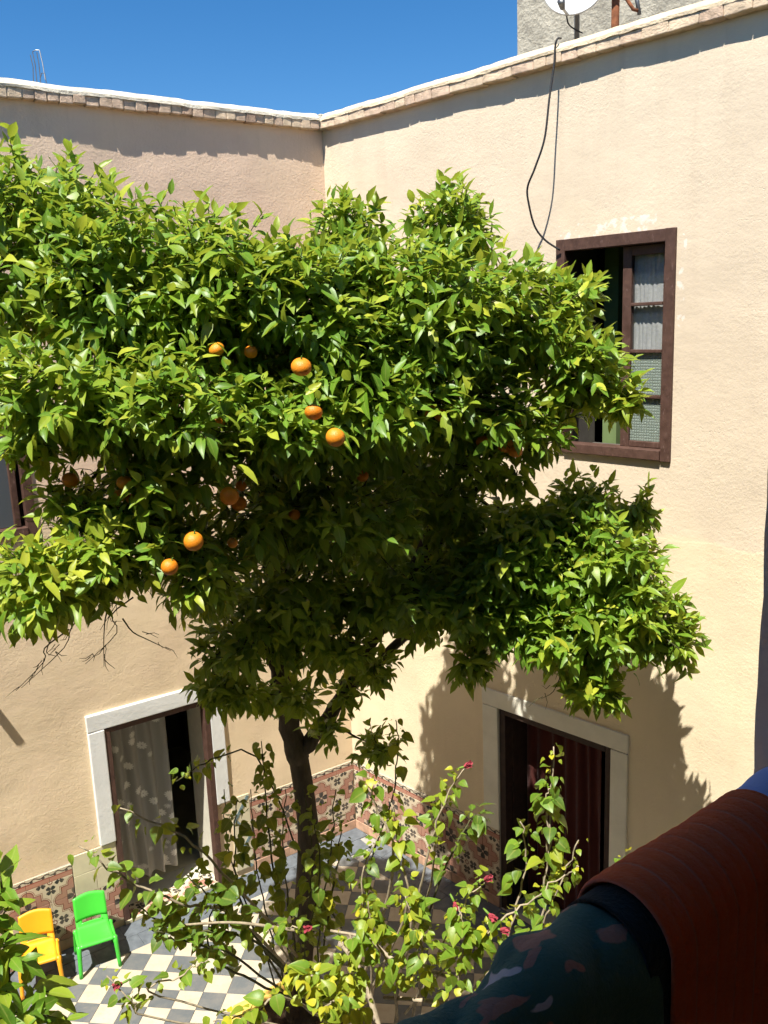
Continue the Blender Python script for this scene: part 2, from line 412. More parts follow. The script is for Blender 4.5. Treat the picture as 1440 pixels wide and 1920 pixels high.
# ------------------------------------------------------------------ ground sheet
g = MB(); g.quad((-900, -900, -.06), (900, -900, -.06), (900, 900, -.06), (-900, 900, -.06))
tag(g.build('ground', M['ground']), kind='structure')

# ------------------------------------------------------------------ facades
def facade(name, side, label):
    o = empty(name, CORNER, AL if side == 'L' else AR+math.pi)
    tag(o, label, 'wall', 'plastered courtyard walls'); return o
FL = facade('courtyard_wall', 'L', 'pinkish tan plaster wall behind the small plastic chairs, with lace curtained doorway')
FR = facade('courtyard_wall', 'R', 'cream plaster wall with brown window above and red curtained doorway below')
SX = {'L': 1, 'R': -1}; FF = {'L': FL, 'R': FR}
def lp(side, u, o, z): return (SX[side]*u, o, z)

def wall_mesh(side, u0, u1, z0, z1, holes, wob, off, step=.11, seed=0, reveal=None):
    """plaster sheet with openings; reveal = depth of the opening's sides"""
    us = {round(u0, 4), round(u1, 4)}; zs = {round(z0, 4), round(z1, 4)}
    for h in holes: us |= {h[0], h[1]}; zs |= {h[2], h[3]}
    def fill(s):
        s = sorted(s); out = []
        for a, b in zip(s, s[1:]):
            k = max(1, round((b-a)/step)); out += [a+(b-a)*i/k for i in range(k)]
        return out+[s[-1]]
    U = fill(us); Z = fill(zs); mb = MB(); idx = {}
    def vert(i, j):
        if (i, j) not in idx:
            u, z = U[i], Z[j]; d = 9
            for h in holes:
                dx = max(h[0]-u, 0, u-h[1]); dz = max(h[2]-z, 0, z-h[3]); d = min(d, math.hypot(dx, dz))
            d = min(d, u-u0, 9) if side == 'R' or True else d
            k = min(1, max(0, d)/.25)
            w = (noise.noise((u*.9+seed, z*.9, 3.1))*1.0+noise.noise((u*2.7, z*2.7+seed, 1.7))*.35)*wob*k
            idx[(i, j)] = len(mb.v); mb.v.append(lp(side, u, off+w, z))
        return idx[(i, j)]
    for i in range(len(U)-1):
        for j in range(len(Z)-1):
            uc, zc = (U[i]+U[i+1])/2, (Z[j]+Z[j+1])/2
            if any(h[0] < uc < h[1] and h[2] < zc < h[3] for h in holes): continue
            q = (vert(i, j), vert(i+1, j), vert(i+1, j+1), vert(i, j+1))
            mb.f.append(q if side == 'R' else q[::-1])
    if reveal:
        for h in holes:
            a, b, c, d = h[:4]; y0, y1 = off, off-reveal
            for (p, q2) in (((a, c), (a, d)), ((b, d), (b, c)), ((a, d), (b, d)), ((b, c), (a, c))):
                mb.quad(lp(side, p[0], y0, p[1]), lp(side, q2[0], y0, q2[1]), lp(side, q2[0], y1, q2[1]), lp(side, p[0], y1, p[1]))
    return mb

THK = .5
DOORL = (1.62, 2.58, .0, 1.965); WINL = (2.975, 3.95, 3.83, 5.35)
DOORR = (2.02, 3.17, .0, 2.005); WINR = (2.655, 3.595, 4.37, 5.935)
wall_mesh('L', 0, 8.2, -.05, 7.22, [DOORL, WINL], .022, 0, seed=1, reveal=None).build('wall', M['plaster_left'], FL, smooth=True)
wall_mesh('R', 0, 7.4, -.05, 7.22, [DOORR, WINR], .018, 0, seed=9, reveal=None).build('wall', M['plaster_right'], FR, smooth=True)

def reveals(side, h, mat, depth=THK):
    a, b, c, d = h; mb = MB()
    for (p, q2) in (((a, c), (a, d)), ((b, d), (b, c)), ((a, d), (b, d)), ((b, c), (a, c))):
        mb.quad(lp(side, p[0], .0, p[1]), lp(side, q2[0], .0, q2[1]), lp(side, q2[0], -depth, q2[1]), lp(side, p[0], -depth, p[1]))
    return mb.build('reveal', mat, FF[side])
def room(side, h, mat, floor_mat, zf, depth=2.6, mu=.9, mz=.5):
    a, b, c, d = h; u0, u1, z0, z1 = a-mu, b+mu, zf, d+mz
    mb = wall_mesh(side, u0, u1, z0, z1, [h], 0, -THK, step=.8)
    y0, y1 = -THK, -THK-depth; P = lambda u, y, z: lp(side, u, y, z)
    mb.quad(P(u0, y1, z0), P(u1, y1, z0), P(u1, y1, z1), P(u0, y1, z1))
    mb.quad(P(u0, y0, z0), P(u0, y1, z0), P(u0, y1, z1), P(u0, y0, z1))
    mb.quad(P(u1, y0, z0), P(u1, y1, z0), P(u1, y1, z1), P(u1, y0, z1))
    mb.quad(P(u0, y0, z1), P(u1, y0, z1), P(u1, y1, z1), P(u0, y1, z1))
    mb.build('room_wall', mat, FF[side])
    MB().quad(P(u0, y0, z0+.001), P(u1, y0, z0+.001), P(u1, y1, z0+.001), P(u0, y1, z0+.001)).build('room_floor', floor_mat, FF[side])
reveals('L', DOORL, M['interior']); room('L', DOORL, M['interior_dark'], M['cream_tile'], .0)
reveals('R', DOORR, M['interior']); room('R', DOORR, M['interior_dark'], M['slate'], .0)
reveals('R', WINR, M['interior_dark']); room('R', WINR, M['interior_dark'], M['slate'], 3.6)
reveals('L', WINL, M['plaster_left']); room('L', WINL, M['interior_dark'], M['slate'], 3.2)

# parapet: brick course, sloping lime cap
OV = .055
for side, L in (('L', 8.2), ('R', 7.4)):
    F = FF[side]
    zb, zt = 7.155, 7.228; OV = .075 if side == 'L' else .08
    MB().box(*sorted((0, SX[side]*L)), -.4, OV-.009, zb+.010, zt).build('parapet_core', M['mortar'], F)
    u = OV; k = 0
    vis = 4.5 if side == 'R' else 3.4
    while u < vis:
        w = random.uniform(.088, .112) if side == 'L' else random.uniform(.10, .21)
        j = .004
        mat = M[random.choice(['brick_a', 'brick_a', 'brick_c', 'brick_a', 'brick_a', 'brick_c', 'brick_a', 'brick_b'] if side == 'L' else ['brick_c', 'brick_c', 'brick_a'])]
        gap = .006 if side == 'L' else .003
        a, b = sorted((SX[side]*(u+gap/2), SX[side]*(u+w-gap/2)))
        pr = random.uniform(-.005, .005); dz = random.uniform(-.005, .005)
        if side == 'R': pr *= .5; dz *= .5
        bb = MB().box(a, b, -.06, OV+pr, zb+dz, zt-.002+dz*.3, j)
        bb.build('brick', mat, F, bevel=.006)
        u += w
    # the cap, with a worn lower lip
    def capf(s, t, side=side, L=L):
        u = OV+s*(L-OV); w = noise.noise((u*3.1, 7 if side == 'L' else 2, .4)); w2 = noise.noise((u*11, 5, 1.4 if side == 'L' else 8.))
        prof = [(OV-.01, 7.226), (OV+.006+.008*w2, 7.224+.008*w+.008*w2), (OV+.004+.006*w, 7.248+.006*w2), (OV-.045, 7.292+.008*w+.005*w2), (-.12, 7.312+.008*w), (-.42, 7.325+.01*w), (-.42, 7.2)]
        x = t*(len(prof)-1); i = min(int(x), len(prof)-2); f = x-i
        o = prof[i][0]*(1-f)+prof[i+1][0]*f; z = prof[i][1]*(1-f)+prof[i+1][1]*f
        return lp(side, u, o, z)
    MB().grid(capf, 300, 6).build('parapet_cap', M['cap' if side == 'L' else 'cap_cream'], F)
    lo, hi = sorted((SX[side]*-.5, SX[side]*L))
    MB().box(lo, hi, -4.5, -.42, 7.0, 7.12).build('roof', M['ground'], F)
# corner block of the cap
MB().box(-.40, .06, -.40, .06, 7.16, 7.30, .006).build('parapet_cap', M['cap'], FL, bevel=.01)

# door surrounds
def surround(side, pieces, mat, t):
    for (a, b, c, d) in pieces:
        lo, hi = sorted((SX[side]*a, SX[side]*b))
        n = 6; mb = MB()
        def f(s, q, lo=lo, hi=hi, c=c, d=d): pass
        MB().box(lo, hi, -.01, t, c, d, .003).build('door_surround', mat, FF[side], bevel=.008)
surround('L', [(1.46, 1.60, .86, 1.965), (2.60, 2.745, .87, 1.965), (1.455, 2.75, 1.967, 2.125)], M['whitewash'], .032)
surround('R', [(1.845, 2.02, .80, 2.004), (3.17, 3.325, .0, 2.004), (1.84, 3.33, 2.006, 2.165)], M['cream_trim'], .022)

def bar(side, a, b, y0, y1, c, d, name, mat, parent, j=.0015, bevel=.004):
    lo, hi = sorted((SX[side]*a, SX[side]*b))
    return MB().box(lo, hi, y0, y1, c, d, j).build(name, mat, parent, bevel=bevel)
# left door frame: leaning old posts
df = bar('L', 1.60, 1.655, -.07, .03, .0, 1.965, 'door_frame', M['brown_paint'], FL)
bar('L', 2.55, 2.60, -.07, .02, .0, 1.965, 'frame_post', M['brown_paint'], df)
bar('L', 1.655, 2.55, -.07, .018, 1.915, 1.965, 'frame_head', M['brown_paint'], df)
# threshold of patterned tiles with a pale nosing
bar('L', 1.60, 2.60, -.004, .03, .0, .035, 'threshold_nosing', M['cream_tile'], FL)
# right door frame
df = bar('R', 2.022, 2.085, -.10, -.005, .0, 2.003, 'door_frame', M['dark_wood'], FR)
bar('R', 3.11, 3.168, -.10, -.005, .0, 2.003, 'frame_post', M['dark_wood'], df)
bar('R', 2.085, 3.11, -.10, -.005, 1.945, 2.003, 'frame_head', M['dark_wood'], df)
bar('R', 2.03, 2.08, -.48, -.12, .0, 1.94, 'door_leaf', M['dark_wood'], df)

# right window
wf = bar('R', 2.64, 2.715, -.10, .022, 4.36, 5.95, 'window', M['brown_paint'], FR)
bar('R', 3.535, 3.61, -.10, .025, 4.352, 5.95, 'frame_post', M['brown_paint'], wf)
bar('R', 2.715, 3.535, -.10, .024, 5.865, 5.948, 'frame_head', M['brown_paint'], wf)
bar('R', 2.715, 3.535, -.10, .035, 4.36, 4.43, 'sill', M['brown_paint'], wf)
y0, y1 = -.10, -.055
bar('R', 3.165, 3.235, y0, y1, 4.43, 5.86, 'sash_stile', M['brown_paint'], wf)
bar('R', 3.485, 3.53, y0, y1, 4.43, 5.86, 'sash_stile', M['brown_paint'], wf)
zz = [4.47, 4.80, 5.125, 5.455, 5.80]
bar('R', 3.236, 3.484, y0, y1, 4.432, 4.475, 'sash_rail', M['brown_paint'], wf)
for z in zz[1:4]: bar('R', 3.236, 3.484, y0, y1+.004, z-.012, z+.012, 'glazing_bar', M['brown_paint'], wf)
bar('R', 3.236, 3.484, y0, y1, 5.795, 5.86, 'sash_rail', M['brown_paint'], wf)
for i in range(4):
    bar('R', 3.236, 3.484, -.082, -.077, zz[i]+(.006 if i == 0 else .013), zz[i+1]-(.013 if i < 3 else .006), 'pane', M['glass_frost'] if i < 2 else M['glass_clear'], wf, 0, 0)
# the green wall of the room seen past the sash
bar('R', 2.70, 2.83, -.66, -.54, 3.9, 5.95, 'room_partition', M['green_wall'], FR)

# left window (mostly out of frame)
wf = bar('L', 2.955, 3.03, -.10, .022, 3.81, 5.37, 'window', M['brown_paint'], FL)
bar('L', 3.03, 3.9, -.10, .03, 3.81, 3.875, 'sill', M['brown_paint'], wf)
bar('L', 3.03, 3.9, -.10, .022, 5.29, 5.37, 'frame_head', M['brown_paint'], wf)
bar('L', 3.9, 3.97, -.10, .022, 3.81, 5.37, 'frame_post', M['brown_paint'], wf)
bar('L', 3.065, 3.115, -.09, -.03, 3.88, 5.285, 'sash_stile', M['brown_paint'], wf)
bar('L', 3.115, 3.9, -.075, -.068, 3.88, 5.285, 'pane', M['glass_grey'], wf, 0, 0)

# rain spout just beyond the left edge, its shadow slants into view
MB().tube([lp('L', 3.80, -.05, 3.15), lp('L', 3.80, .255, 3.11)], .035, 10).build('rain_spout', M['galv'], FL, smooth=True)

# dado tiles ---------------------------------------------------------
def tile_mesh(w, h, flipx, flipy, mat, t=.012):
    c = .0015; m = bpy.data.meshes.new('tile')
    x0, x1, z0, z1 = c, w-c, c, h-c; e = .002
    v = [(x0, 0, z0), (x1, 0, z0), (x1, 0, z1), (x0, 0, z1), (x0, t-e, z0), (x1, t-e, z0), (x1, t-e, z1), (x0, t-e, z1),
         (x0+e, t, z0+e), (x1-e, t, z0+e), (x1-e, t, z1-e), (x0+e, t, z1-e)]
    f = [(8, 11, 10, 9), (4, 8, 9, 5), (5, 9, 10, 6), (6, 10, 11, 7), (7, 11, 8, 4), (0, 4, 5, 1), (1, 5, 6, 2), (2, 6, 7, 3), (3, 7, 4, 0)]
    m.from_pydata(v, [], f); uvl = m.uv_layers.new(name='UVMap')
    for lo in m.loops:
        x, _, z = m.vertices[lo.vertex_index].co
        uu, vv = x/w, z/h
        uvl.data[lo.index].uv = (1-uu if flipx else uu, 1-vv if flipy else vv)
    m.materials.append(mat); m.update(); return m
TM = {}
def put_tile(side, u, z, w, h, fx, fy, mat, name='dado_tile', o=0.0, parent=None):
    key = (round(w, 3), round(h, 3), fx, fy, mat.name)
    if key not in TM: TM[key] = tile_mesh(w, h, fx, fy, mat)
    x = u if side == 'L' else -(u+w)
    ob = link(name, TM[key], parent or FF[side], (x, o+random.uniform(0, .0015), z), (0, random.uniform(-.004, .004), 0))
    return ob
def dado(side, u0, u1, full=True):
    n = max(1, round((u1-u0)/.2)); w = (u1-u0)/n
    for i in range(n):
        u = u0+i*w; ii = i if side == 'L' else i
        for j in range(3):
            put_tile(side, u, .1+.2*j, w, .2, ii % 2 == 1, j % 2 == 1, M['pattern'])
        put_tile(side, u, .0, w, .1, False, False, M['skirting'], 'skirting_tile', .006)
        if full: put_tile(side, u, .7, w, .1, False, False, M['border'], 'border_tile')
    lo, hi = sorted((SX[side]*u0, SX[side]*u1))
    MB().box(lo, hi, -.03, .004, 0, .80 if full else .7).build('tile_bed', M['grout'], FF[side])
dado('L', .014, 1.25); dado('L', 3.01, 5.01); dado('R', .014, 2.018); dado('R', 3.33, 4.93)
# cream panels by the left door
for (u, w) in ((2.605, .2), (2.806, .2)):
    for z in (.46, .66): put_tile('L', u, z, w, .2, False, False, M['cream_tile'], 'plain_tile')
    for z, h in ((.26, .2), (.06, .2)): put_tile('L', u, z, w, h, u > 2.7, z < .2, M['pattern'])
for z in (.06, .26, .46, .66): put_tile('L', 1.252, z, .2, .2, False, False, M['cream_tile'], 'plain_tile')
for k, (z0, z1) in enumerate(((.84, .62), (.62, .40), (.40, .20), (.20, .06))):
    a, b = (1.27, 1.42) if k % 2 == 0 else (1.42, 1.27)
    dx, dz = b-a, z1-z0; ln = math.hypot(dx, dz)
    nx, nz = -dz/ln*.016, dx/ln*.016
    mb = MB(); y0, y1 = .0135, .017
    P = [(a-nx, z0-nz), (a+nx, z0+nz), (b+nx, z1+nz), (b-nx, z1-nz)]
    mb.v = [(x, y0, z) for x, z in P]+[(x, y1, z) for x, z in P]
    mb.f = [(4, 5, 6, 7), (0, 1, 5, 4), (1, 2, 6, 5), (2, 3, 7, 6), (3, 0, 4, 7)]
    mb.build('mosaic_band', M['blue_mosaic'], FL)
# threshold tiles lying flat in the doorway
for i in range(5):
    ob = put_tile('L', 0, 0, .186, .2, i % 2 == 0, False, M['pattern'], 'threshold_tile')
    ob.location = (1.658+.186*i, -.205, .022); ob.rotation_euler = (R(90), 0, 0); ob.scale = (1, 1, -1)
    ob.location = (1.658+.186*i, -.006, .020); ob.scale = (1, 1, 1); ob.rotation_euler = (R(90), 0, 0)

# ------------------------------------------------------------------ courtyard floor
fl = MB(); fl.quad((-9, -4, -.012), (8, -4, -.012), (8, 10, -.012), (-9, 10, -.012))
floor = tag(fl.build('courtyard_floor', M['grout']), kind='structure')
def clip(poly, n, c):
    out = []
    for i in range(len(poly)):
        a, b = poly[i], poly[(i+1) % len(poly)]; da, db = a.dot(n)-c, b.dot(n)-c
        if da >= 0: out.append(a)
        if da*db < 0: out.append(a+(b-a)*(da/(da-db)))
    return out
def prism(poly, z0, z1, e=.002):
    mb = MB(); n = len(poly); cen = sum(poly, Vector((0, 0, 0)))/n
    ins = [p+(cen-p).normalized()*e*1.4 for p in poly]
    sh = [p+(cen-p).normalized()*.0016 for p in poly]
    mb.v = [(p.x, p.y, z0) for p in sh]+[(p.x, p.y, z1-e) for p in sh]+[(p.x, p.y, z1) for p in ins]
    mb.f = [tuple(range(2*n, 3*n))]+[(i, (i+1) % n, n+(i+1) % n, n+i) for i in range(n)]+[(n+i, n+(i+1) % n, 2*n+(i+1) % n, 2*n+i) for i in range(n)]
    if sum((poly[i].x*poly[(i+1) % n].y-poly[(i+1) % n].x*poly[i].y) for i in range(n)) < 0: mb.f = [f[::-1] for f in mb.f]
    return mb
TS = .203; YAW = -.1376
ga = Vector((math.cos(YAW), math.sin(YAW), 0))*TS; gb = Vector((math.sin(YAW), -math.cos(YAW), 0))*TS
GO = Vector((-2.637, 6.817, 0))
BW = .41
PC = Vector((-.82, 5.84, 0)); PR = .60
def pxy(p):
    v = p-Vector((0, 0, EYE)); d = v.dot(FWD); return 720+FPX*v.dot(RT)/d, 960-FPX*v.dot(UP)/d, d
full_mesh = {}
rest = MB()
for i in range(-14, 26):
    for j in range(-16, 26):
        o = GO+ga*i+gb*j; poly = [o, o+ga, o+ga+gb, o+gb]; cen = o+(ga+gb)*.5
        if (cen-PC).length < PR-.06: continue
        cl = clip(poly, NL, CORNER.dot(NL)+BW); cl = clip(cl, NR, CORNER.dot(NR)+BW) if len(cl) > 2 else []
        if len(cl) < 3: continue
        if max((a-b).length for a in cl for b in cl) < .03: continue
        x, y, d = pxy(cen); black = (i+j) % 2 == 0
        if cen.y > 3.5 and -60 < x < 1500 and y < 1990:
            mat = M['tile_black'] if black else M['tile_white']; dz = random.uniform(-.001, .001)
            if len(cl) == 4 and all((a-b).length < 1e-6 for a, b in zip(cl, poly)):
                if black not in full_mesh: full_mesh[black] = prism([Vector(), ga, ga+gb, gb], -.012, .0).mesh('floor_tile', mat)
                link('floor_tile', full_mesh[black], floor, (o.x, o.y, dz))
            else: prism(cl, -.012, dz).build('floor_tile', mat, floor)
        elif cen.y > -1 and abs(cen.x) < 6 and black:
            q = prism(cl, -.012, .0); n = len(rest.v); rest.v += q.v; rest.f += [tuple(n+a for a in f) for f in q.f]
tag(rest.build('floor_tile', M['tile_black'], floor), kind='stuff')
for side, d, n, lim in (('L', DL, NL, 4.2), ('R', DR, NR, 3.4)):
    for r in range(2):
        for k in range(int(lim/.205)):
            u = k*.205+(BW if side == 'R' else 0)+(.1 if r else 0); w = .205
            o = CORNER+d*u+n*(.014+r*.2)
            prism([o, o+d*w, o+d*w+n*.198, o+n*.198], -.012, random.uniform(-.001, .001)).build('border_tile', M['slate'], floor)

# planter
pl = empty('planter', PC); tag(pl, 'low octagonal planter edged with ochre tiles around the orange tree', 'planter')
ang0 = math.atan2(-NL.y, -NL.x)
vs = lambda r: [Vector((math.cos(ang0+(k+.5)*math.pi/4), math.sin(ang0+(k+.5)*math.pi/4), 0))*r for k in range(8)]
A, Bv = vs(PR/math.cos(math.pi/8)*.98), vs((PR-.13)/math.cos(math.pi/8))
for k in range(8):
    for h in range(3):
        t0, t1 = h/3, (h+1)/3; k2 = (k+1) % 8
        a, b = A[k].lerp(A[k2], t0), A[k].lerp(A[k2], t1); c, d = Bv[k].lerp(Bv[k2], t1), Bv[k].lerp(Bv[k2], t0)
        prism([a, b, c, d], -.01, .11+random.uniform(-.004, .004), .006).build('edge_tile', M['ochre_tile'], pl)
prism(Bv, -.01, .07).build('soil', M['soil'], pl)

# ------------------------------------------------------------------ other sides of the courtyard and the gallery the view is taken from
GD = Vector((.787, .62, 0)).normalized(); GN = Vector((-GD.y, GD.x, 0))         # along the railing / out over the courtyard
G0 = Vector((0.0, .56, 0))
gal = empty('gallery', G0, math.atan2(GD.y, GD.x)); tag(gal, kind='structure')
MB().box(-7, 7, -2.0, .06, 3.65, 3.85).build('floor_slab', M['gallery'], gal)
MB().box(-7, 7, -2.2, .34, 6.95, 7.15).build('roof_slab', M['gallery'], gal)
MB().box(-7, 7, -2.2, -2.0, -.05, 6.95).build('back_wall', M['gallery'], gal)
MB().box(-7, 7, -.25, .05, -.05, 3.65).build('lower_wall', M['gallery'], gal)
MB().box(-7.2, -7, -2.2, .05, -.05, 6.95).build('end_wall', M['gallery'], gal)
MB().box(7, 7.2, -2.2, .05, -.05, 6.95).build('end_wall', M['gallery'], gal)
sw = empty('side_wall', CORNER+DL*8.2, math.atan2(NL.y, NL.x)); tag(sw, kind='structure')
MB().box(-.1, 8, -.3, .0, -.05, 7.2).build('wall', M['plaster_left'], sw)
# grey pillar at the right edge
pp = at(1424.5, 1200, 1.12); pil = empty('pillar', (pp.x, pp.y, 3.85), math.atan2(GD.y, GD.x))
tag(pil, 'grey plastered pillar in shade at the right edge of the picture', 'pillar')
mb = MB()
for (p0, p1) in (((0, -.30), (.30, -.30)), ((.30, -.30), (.30, 0)), ((.30, 0), (0, 0)), ((0, 0), (0, -.30))):
    mb.grid(lambda s, t, p0=p0, p1=p1: (p0[0]+(p1[0]-p0[0])*s+.003*noise.noise((t*45, p0[0]*9+(p1[0]-p0[0])*s*9, 1.)), p0[1]+(p1[1]-p0[1])*s+.003*noise.noise((t*40, 7, p0[1]*9+(p1[1]-p0[1])*s*9)), t*3.1), 4, 80)
mb.build('shaft', M['grey_plaster'], pil)

# railing and cloths hung over it
rl = gal
RZ = .985+3.85
MB().tube([(-3, 0, RZ), (.62, 0, RZ)], .022, 10).build('handrail', M['black_rubber'], rl, smooth=True)
MB().tube([(-3, 0, 3.95), (.62, 0, 3.95)], .014, 8).build('bottom_rail', M['black_rubber'], rl, smooth=True)
for k in range(25): MB().tube([(-2.95+k*.147, 0, 3.95), (-2.95+k*.147, 0, RZ)], .008, 6, False).build('baluster', M['black_rubber'], rl)
def drape(name, x0, x1, r, zc, front, back, mat, label, nu, amp, ribs=0, seed=0, lean=0, group=None):
    """cloth over the rail: s along the rail, t from far hem over the top to the near hem"""
    e = empty(name, G0+GD*((x0+x1)/2)+Vector((0, 0, 3.85+zc)), math.atan2(GD.y, GD.x)); tag(e, label, 'cloth', group)
    nt = 46; mb = MB(); xm = (x0+x1)/2; L1 = back; Larc = math.pi*r; tot = back+Larc+front; rib = []
    for i in range(nu+1):
        x = x0+(x1-x0)*i/nu
        for j in range(nt+1):
            # denser around the top
            q = j/nt; w = q*tot if False else (back*(q/.25) if q < .25 else back+Larc*((q-.25)/.4) if q < .65 else back+Larc+front*((q-.65)/.35))
            if w < L1: y, z = r, -(L1-w)
            elif w < L1+Larc: a = (w-L1)/r; y, z = r*math.cos(a), r*math.sin(a)
            else: y, z = -r-lean*(w-L1-Larc), -(w-L1-Larc)
            bu = noise.noise((x*9+seed, w*2.5, seed))*amp+noise.noise((x*23, w*7, seed+4))*amp*.45+noise.noise((x*3, w*1.2, seed+8))*amp
            if amp > .01: bu += .5*amp*(abs(noise.noise((x*11+w*9, w*8-x*6, seed+11)))**.6-.5)*2.2 - .020*max(0, min(1, (.16-x)/.2))
            rr = 0
            if ribs:
                ph = (x-x0)/ribs; k = abs(ph-round(ph)); ln = max(0, 1-k/.07); rr = ln
                bu += .0016*math.sqrt(max(0, 1-(1-2*min(1, k*2))**2)) - .0008*ln
            nrm = Vector((0, y, max(z, 0))); nrm = nrm.normalized() if nrm.length > 1e-6 else Vector((0, 0, 1))
            if z < 0: nrm = Vector((0, math.copysign(1, y), 0))
            mb.v.append((x-xm+noise.noise((w*4, x*2, seed+2))*amp*.8, y+nrm.y*bu, z+nrm.z*bu)); rib.append(rr)
    for i in range(nu):
        for j in range(nt): a = i*(nt+1)+j; mb.f.append((a, a+1, a+nt+2, a+nt+1))
    o = mb.build('sheet', mat, e, smooth=True, solid=.003)
    at_ = o.data.attributes.new('rib', 'FLOAT', 'POINT'); at_.data.foreach_set('value', rib)
    return e
drape('hanging_cloth', -.75, .240, .049, 0.982, .9, .55, M['cloth_teal'], 'dark teal cloth with brown and pink leaf print draped over the railing', 150, .015, seed=3)
drape('hanging_cloth', .232, .266, .050, 0.985, .9, .5, M['cloth_black'], 'narrow black cloth between the teal print and the red towel', 14, .006, seed=6)
drape('towel', .258, .496, .052, 0.990, .95, .5, M['towel_red'], 'rust red ribbed towel draped over the balcony railing', 130, .003, ribs=.036, seed=12)
drape('hanging_cloth', .488, .66, .051, .990, .7, .5, M['cloth_blue'], 'pale blue cloth on the railing beyond the red towel', 30, .007, seed=20)

# ------------------------------------------------------------------ roof things
rb = at(970, 50, 9.3); blk = empty('roof_block', (rb.x, rb.y, 7.1), AR+math.pi); tag(blk, 'rough grey concrete stair tower on the roof behind the satellite dish', 'building')
mb = MB()
for (p0, p1) in (((0, 0), (-4.2, 0)), ((0, -2.5), (0, 0)), ((-4.2, 0), (-4.2, -2.5)), ((-4.2, -2.5), (0, -2.5))):
    mb.grid(lambda s, t, p0=p0, p1=p1: (p0[0]+(p1[0]-p0[0])*s, p0[1]+(p1[1]-p0[1])*s, t*2.6), 20, 12)
mb.quad((0, 0, 2.6), (-4.2, 0, 2.6), (-4.2, -2.5, 2.6), (0, -2.5, 2.6))
mb.build('wall', M['concrete'], blk)
# dish
dc = at(1076, -26, 7.15); dish = empty('satellite_dish', dc); tag(dish, 'white satellite dish on the roof edge above the cable', 'satellite dish')
ax = (Vector((-.30, -.92, .22))).normalized(); m3 = ax.to_track_quat('Z', 'Y').to_matrix()
mb = MB(); rd = .235
mb.grid(lambda s, t: m3 @ Vector((rd*s*math.cos(2*math.pi*t), rd*.96*s*math.sin(2*math.pi*t), .10*s*s-.1)), 10, 40)
mb.build('reflector', M['dish_white'], dish, smooth=True, solid=.006)
MB().tube([m3 @ Vector((rd*math.cos(a*math.pi/20), rd*.96*math.sin(a*math.pi/20), .0)) for a in range(41)], .010, 6, False).build('rim', M['dish_white'], dish, smooth=True)
foc = at(1052, 2, 6.85)-dc; btm = at(1064, 27, 7.14)-dc
MB().tube([btm, btm.lerp(foc, .6)+Vector((0, 0, -.02)), foc], .013, 8).build('feed_arm', M['dish_white'], dish, smooth=True)
MB().tube([foc, foc+(-ax)*.09], [.03, .022], 10).build('feed_horn', M['galv'], dish, smooth=True)
bk = -ax*.11
MB().tube([bk, bk-ax*.15+Vector((0, 0, -.05)), bk-ax*.15+Vector((0, 0, -.62))], .022, 8).build('mast', M['galv'], dish, smooth=True)
cb = tag(MB().tube(spline([at(1062, 28, 7.14), at(1066, 45, 7.2), at(1078, 55, 7.25), at(1092, 62, 7.3)], 14), .006, 6).build('antenna_lead', M['black_rubber'], None, True), 'short black lead drooping from the satellite dish', 'cable')
# rusty post with a bracket
q0, q1 = at(1152, 45, 7.1), at(1156, -60, 7.1)
rp = empty('rusty_post', q0); tag(rp, 'rusty iron post with slanting brace on the roof beside the dish', 'post')
q0.z = 7.12
MB().tube([Vector((0, 0, q0.z-at(1152, 45, 7.1).z)), q1-at(1152, 45, 7.1)], .032, 8).build('shaft', M['rust'], rp, True)
b0 = at(1152, 45, 7.1)
MB().tube([at(1168, -12, 7.08)-b0, at(1188, 18, 7.06)-b0, at(1196, 20, 7.06)-b0], .014, 6).build('brace', M['rust'], rp, True)
MB().tube([at(1190, -25, 7.07)-b0, at(1199, 27, 7.07)-b0], .016, 6).build('stub_pipe', M['galv'], rp, True)
MB().box(-.05, .05, -.04, .04, .30, .36, .004).build('clamp', M['rust'], rp)
# cable down the right wall
def onR(px, py, off):
    r = RT*((px-720)/FPX)-UP*((py-960)/FPX)+FWD
    c0 = CORNER-Vector((0, 0, EYE)); c0.z = 0
    t = (c0.dot(NR)+off)/r.dot(NR); return Vector((0, 0, EYE))+r*t
cpts = [onR(1052, 72, -.05), onR(1045, 73, .07), onR(1041, 88, .085), onR(1039, 120, .10), onR(1030, 185, .15), onR(1021, 260, .19), onR(1003, 315, .22), onR(989, 352, .22), onR(992, 385, .20), onR(1003, 425, .15), onR(1022, 450, .10), onR(1050, 469, .04)]
tag(MB().tube(spline(cpts, 80), .0075, 6).build('wall_cable', M['black_rubber'], None, True), 'black cable hanging in a loop from the parapet to the brown window', 'cable')
# starter bars on the left roof
sb = at(72, 150, 9.2); reb = empty('starter_bars', (sb.x, sb.y, 7.1)); tag(reb, 'cluster of thin bent steel bars standing up from the left roof', 'rebar')
b0 = Vector((sb.x, sb.y, 7.1))
for pts in ([(63, 160), (62, 125), (57, 103)], [(70, 160), (66, 120), (61, 97), (67, 94), (74, 94), (80, 120), (85, 150)], [(77, 160), (73, 120), (69, 98)], [(87, 155), (84, 138), (78, 137), (75, 150)]):
    MB().tube([at(x, y, 9.2)-b0 for x, y in pts], .005, 5).build('bar', M['galv'], reb)

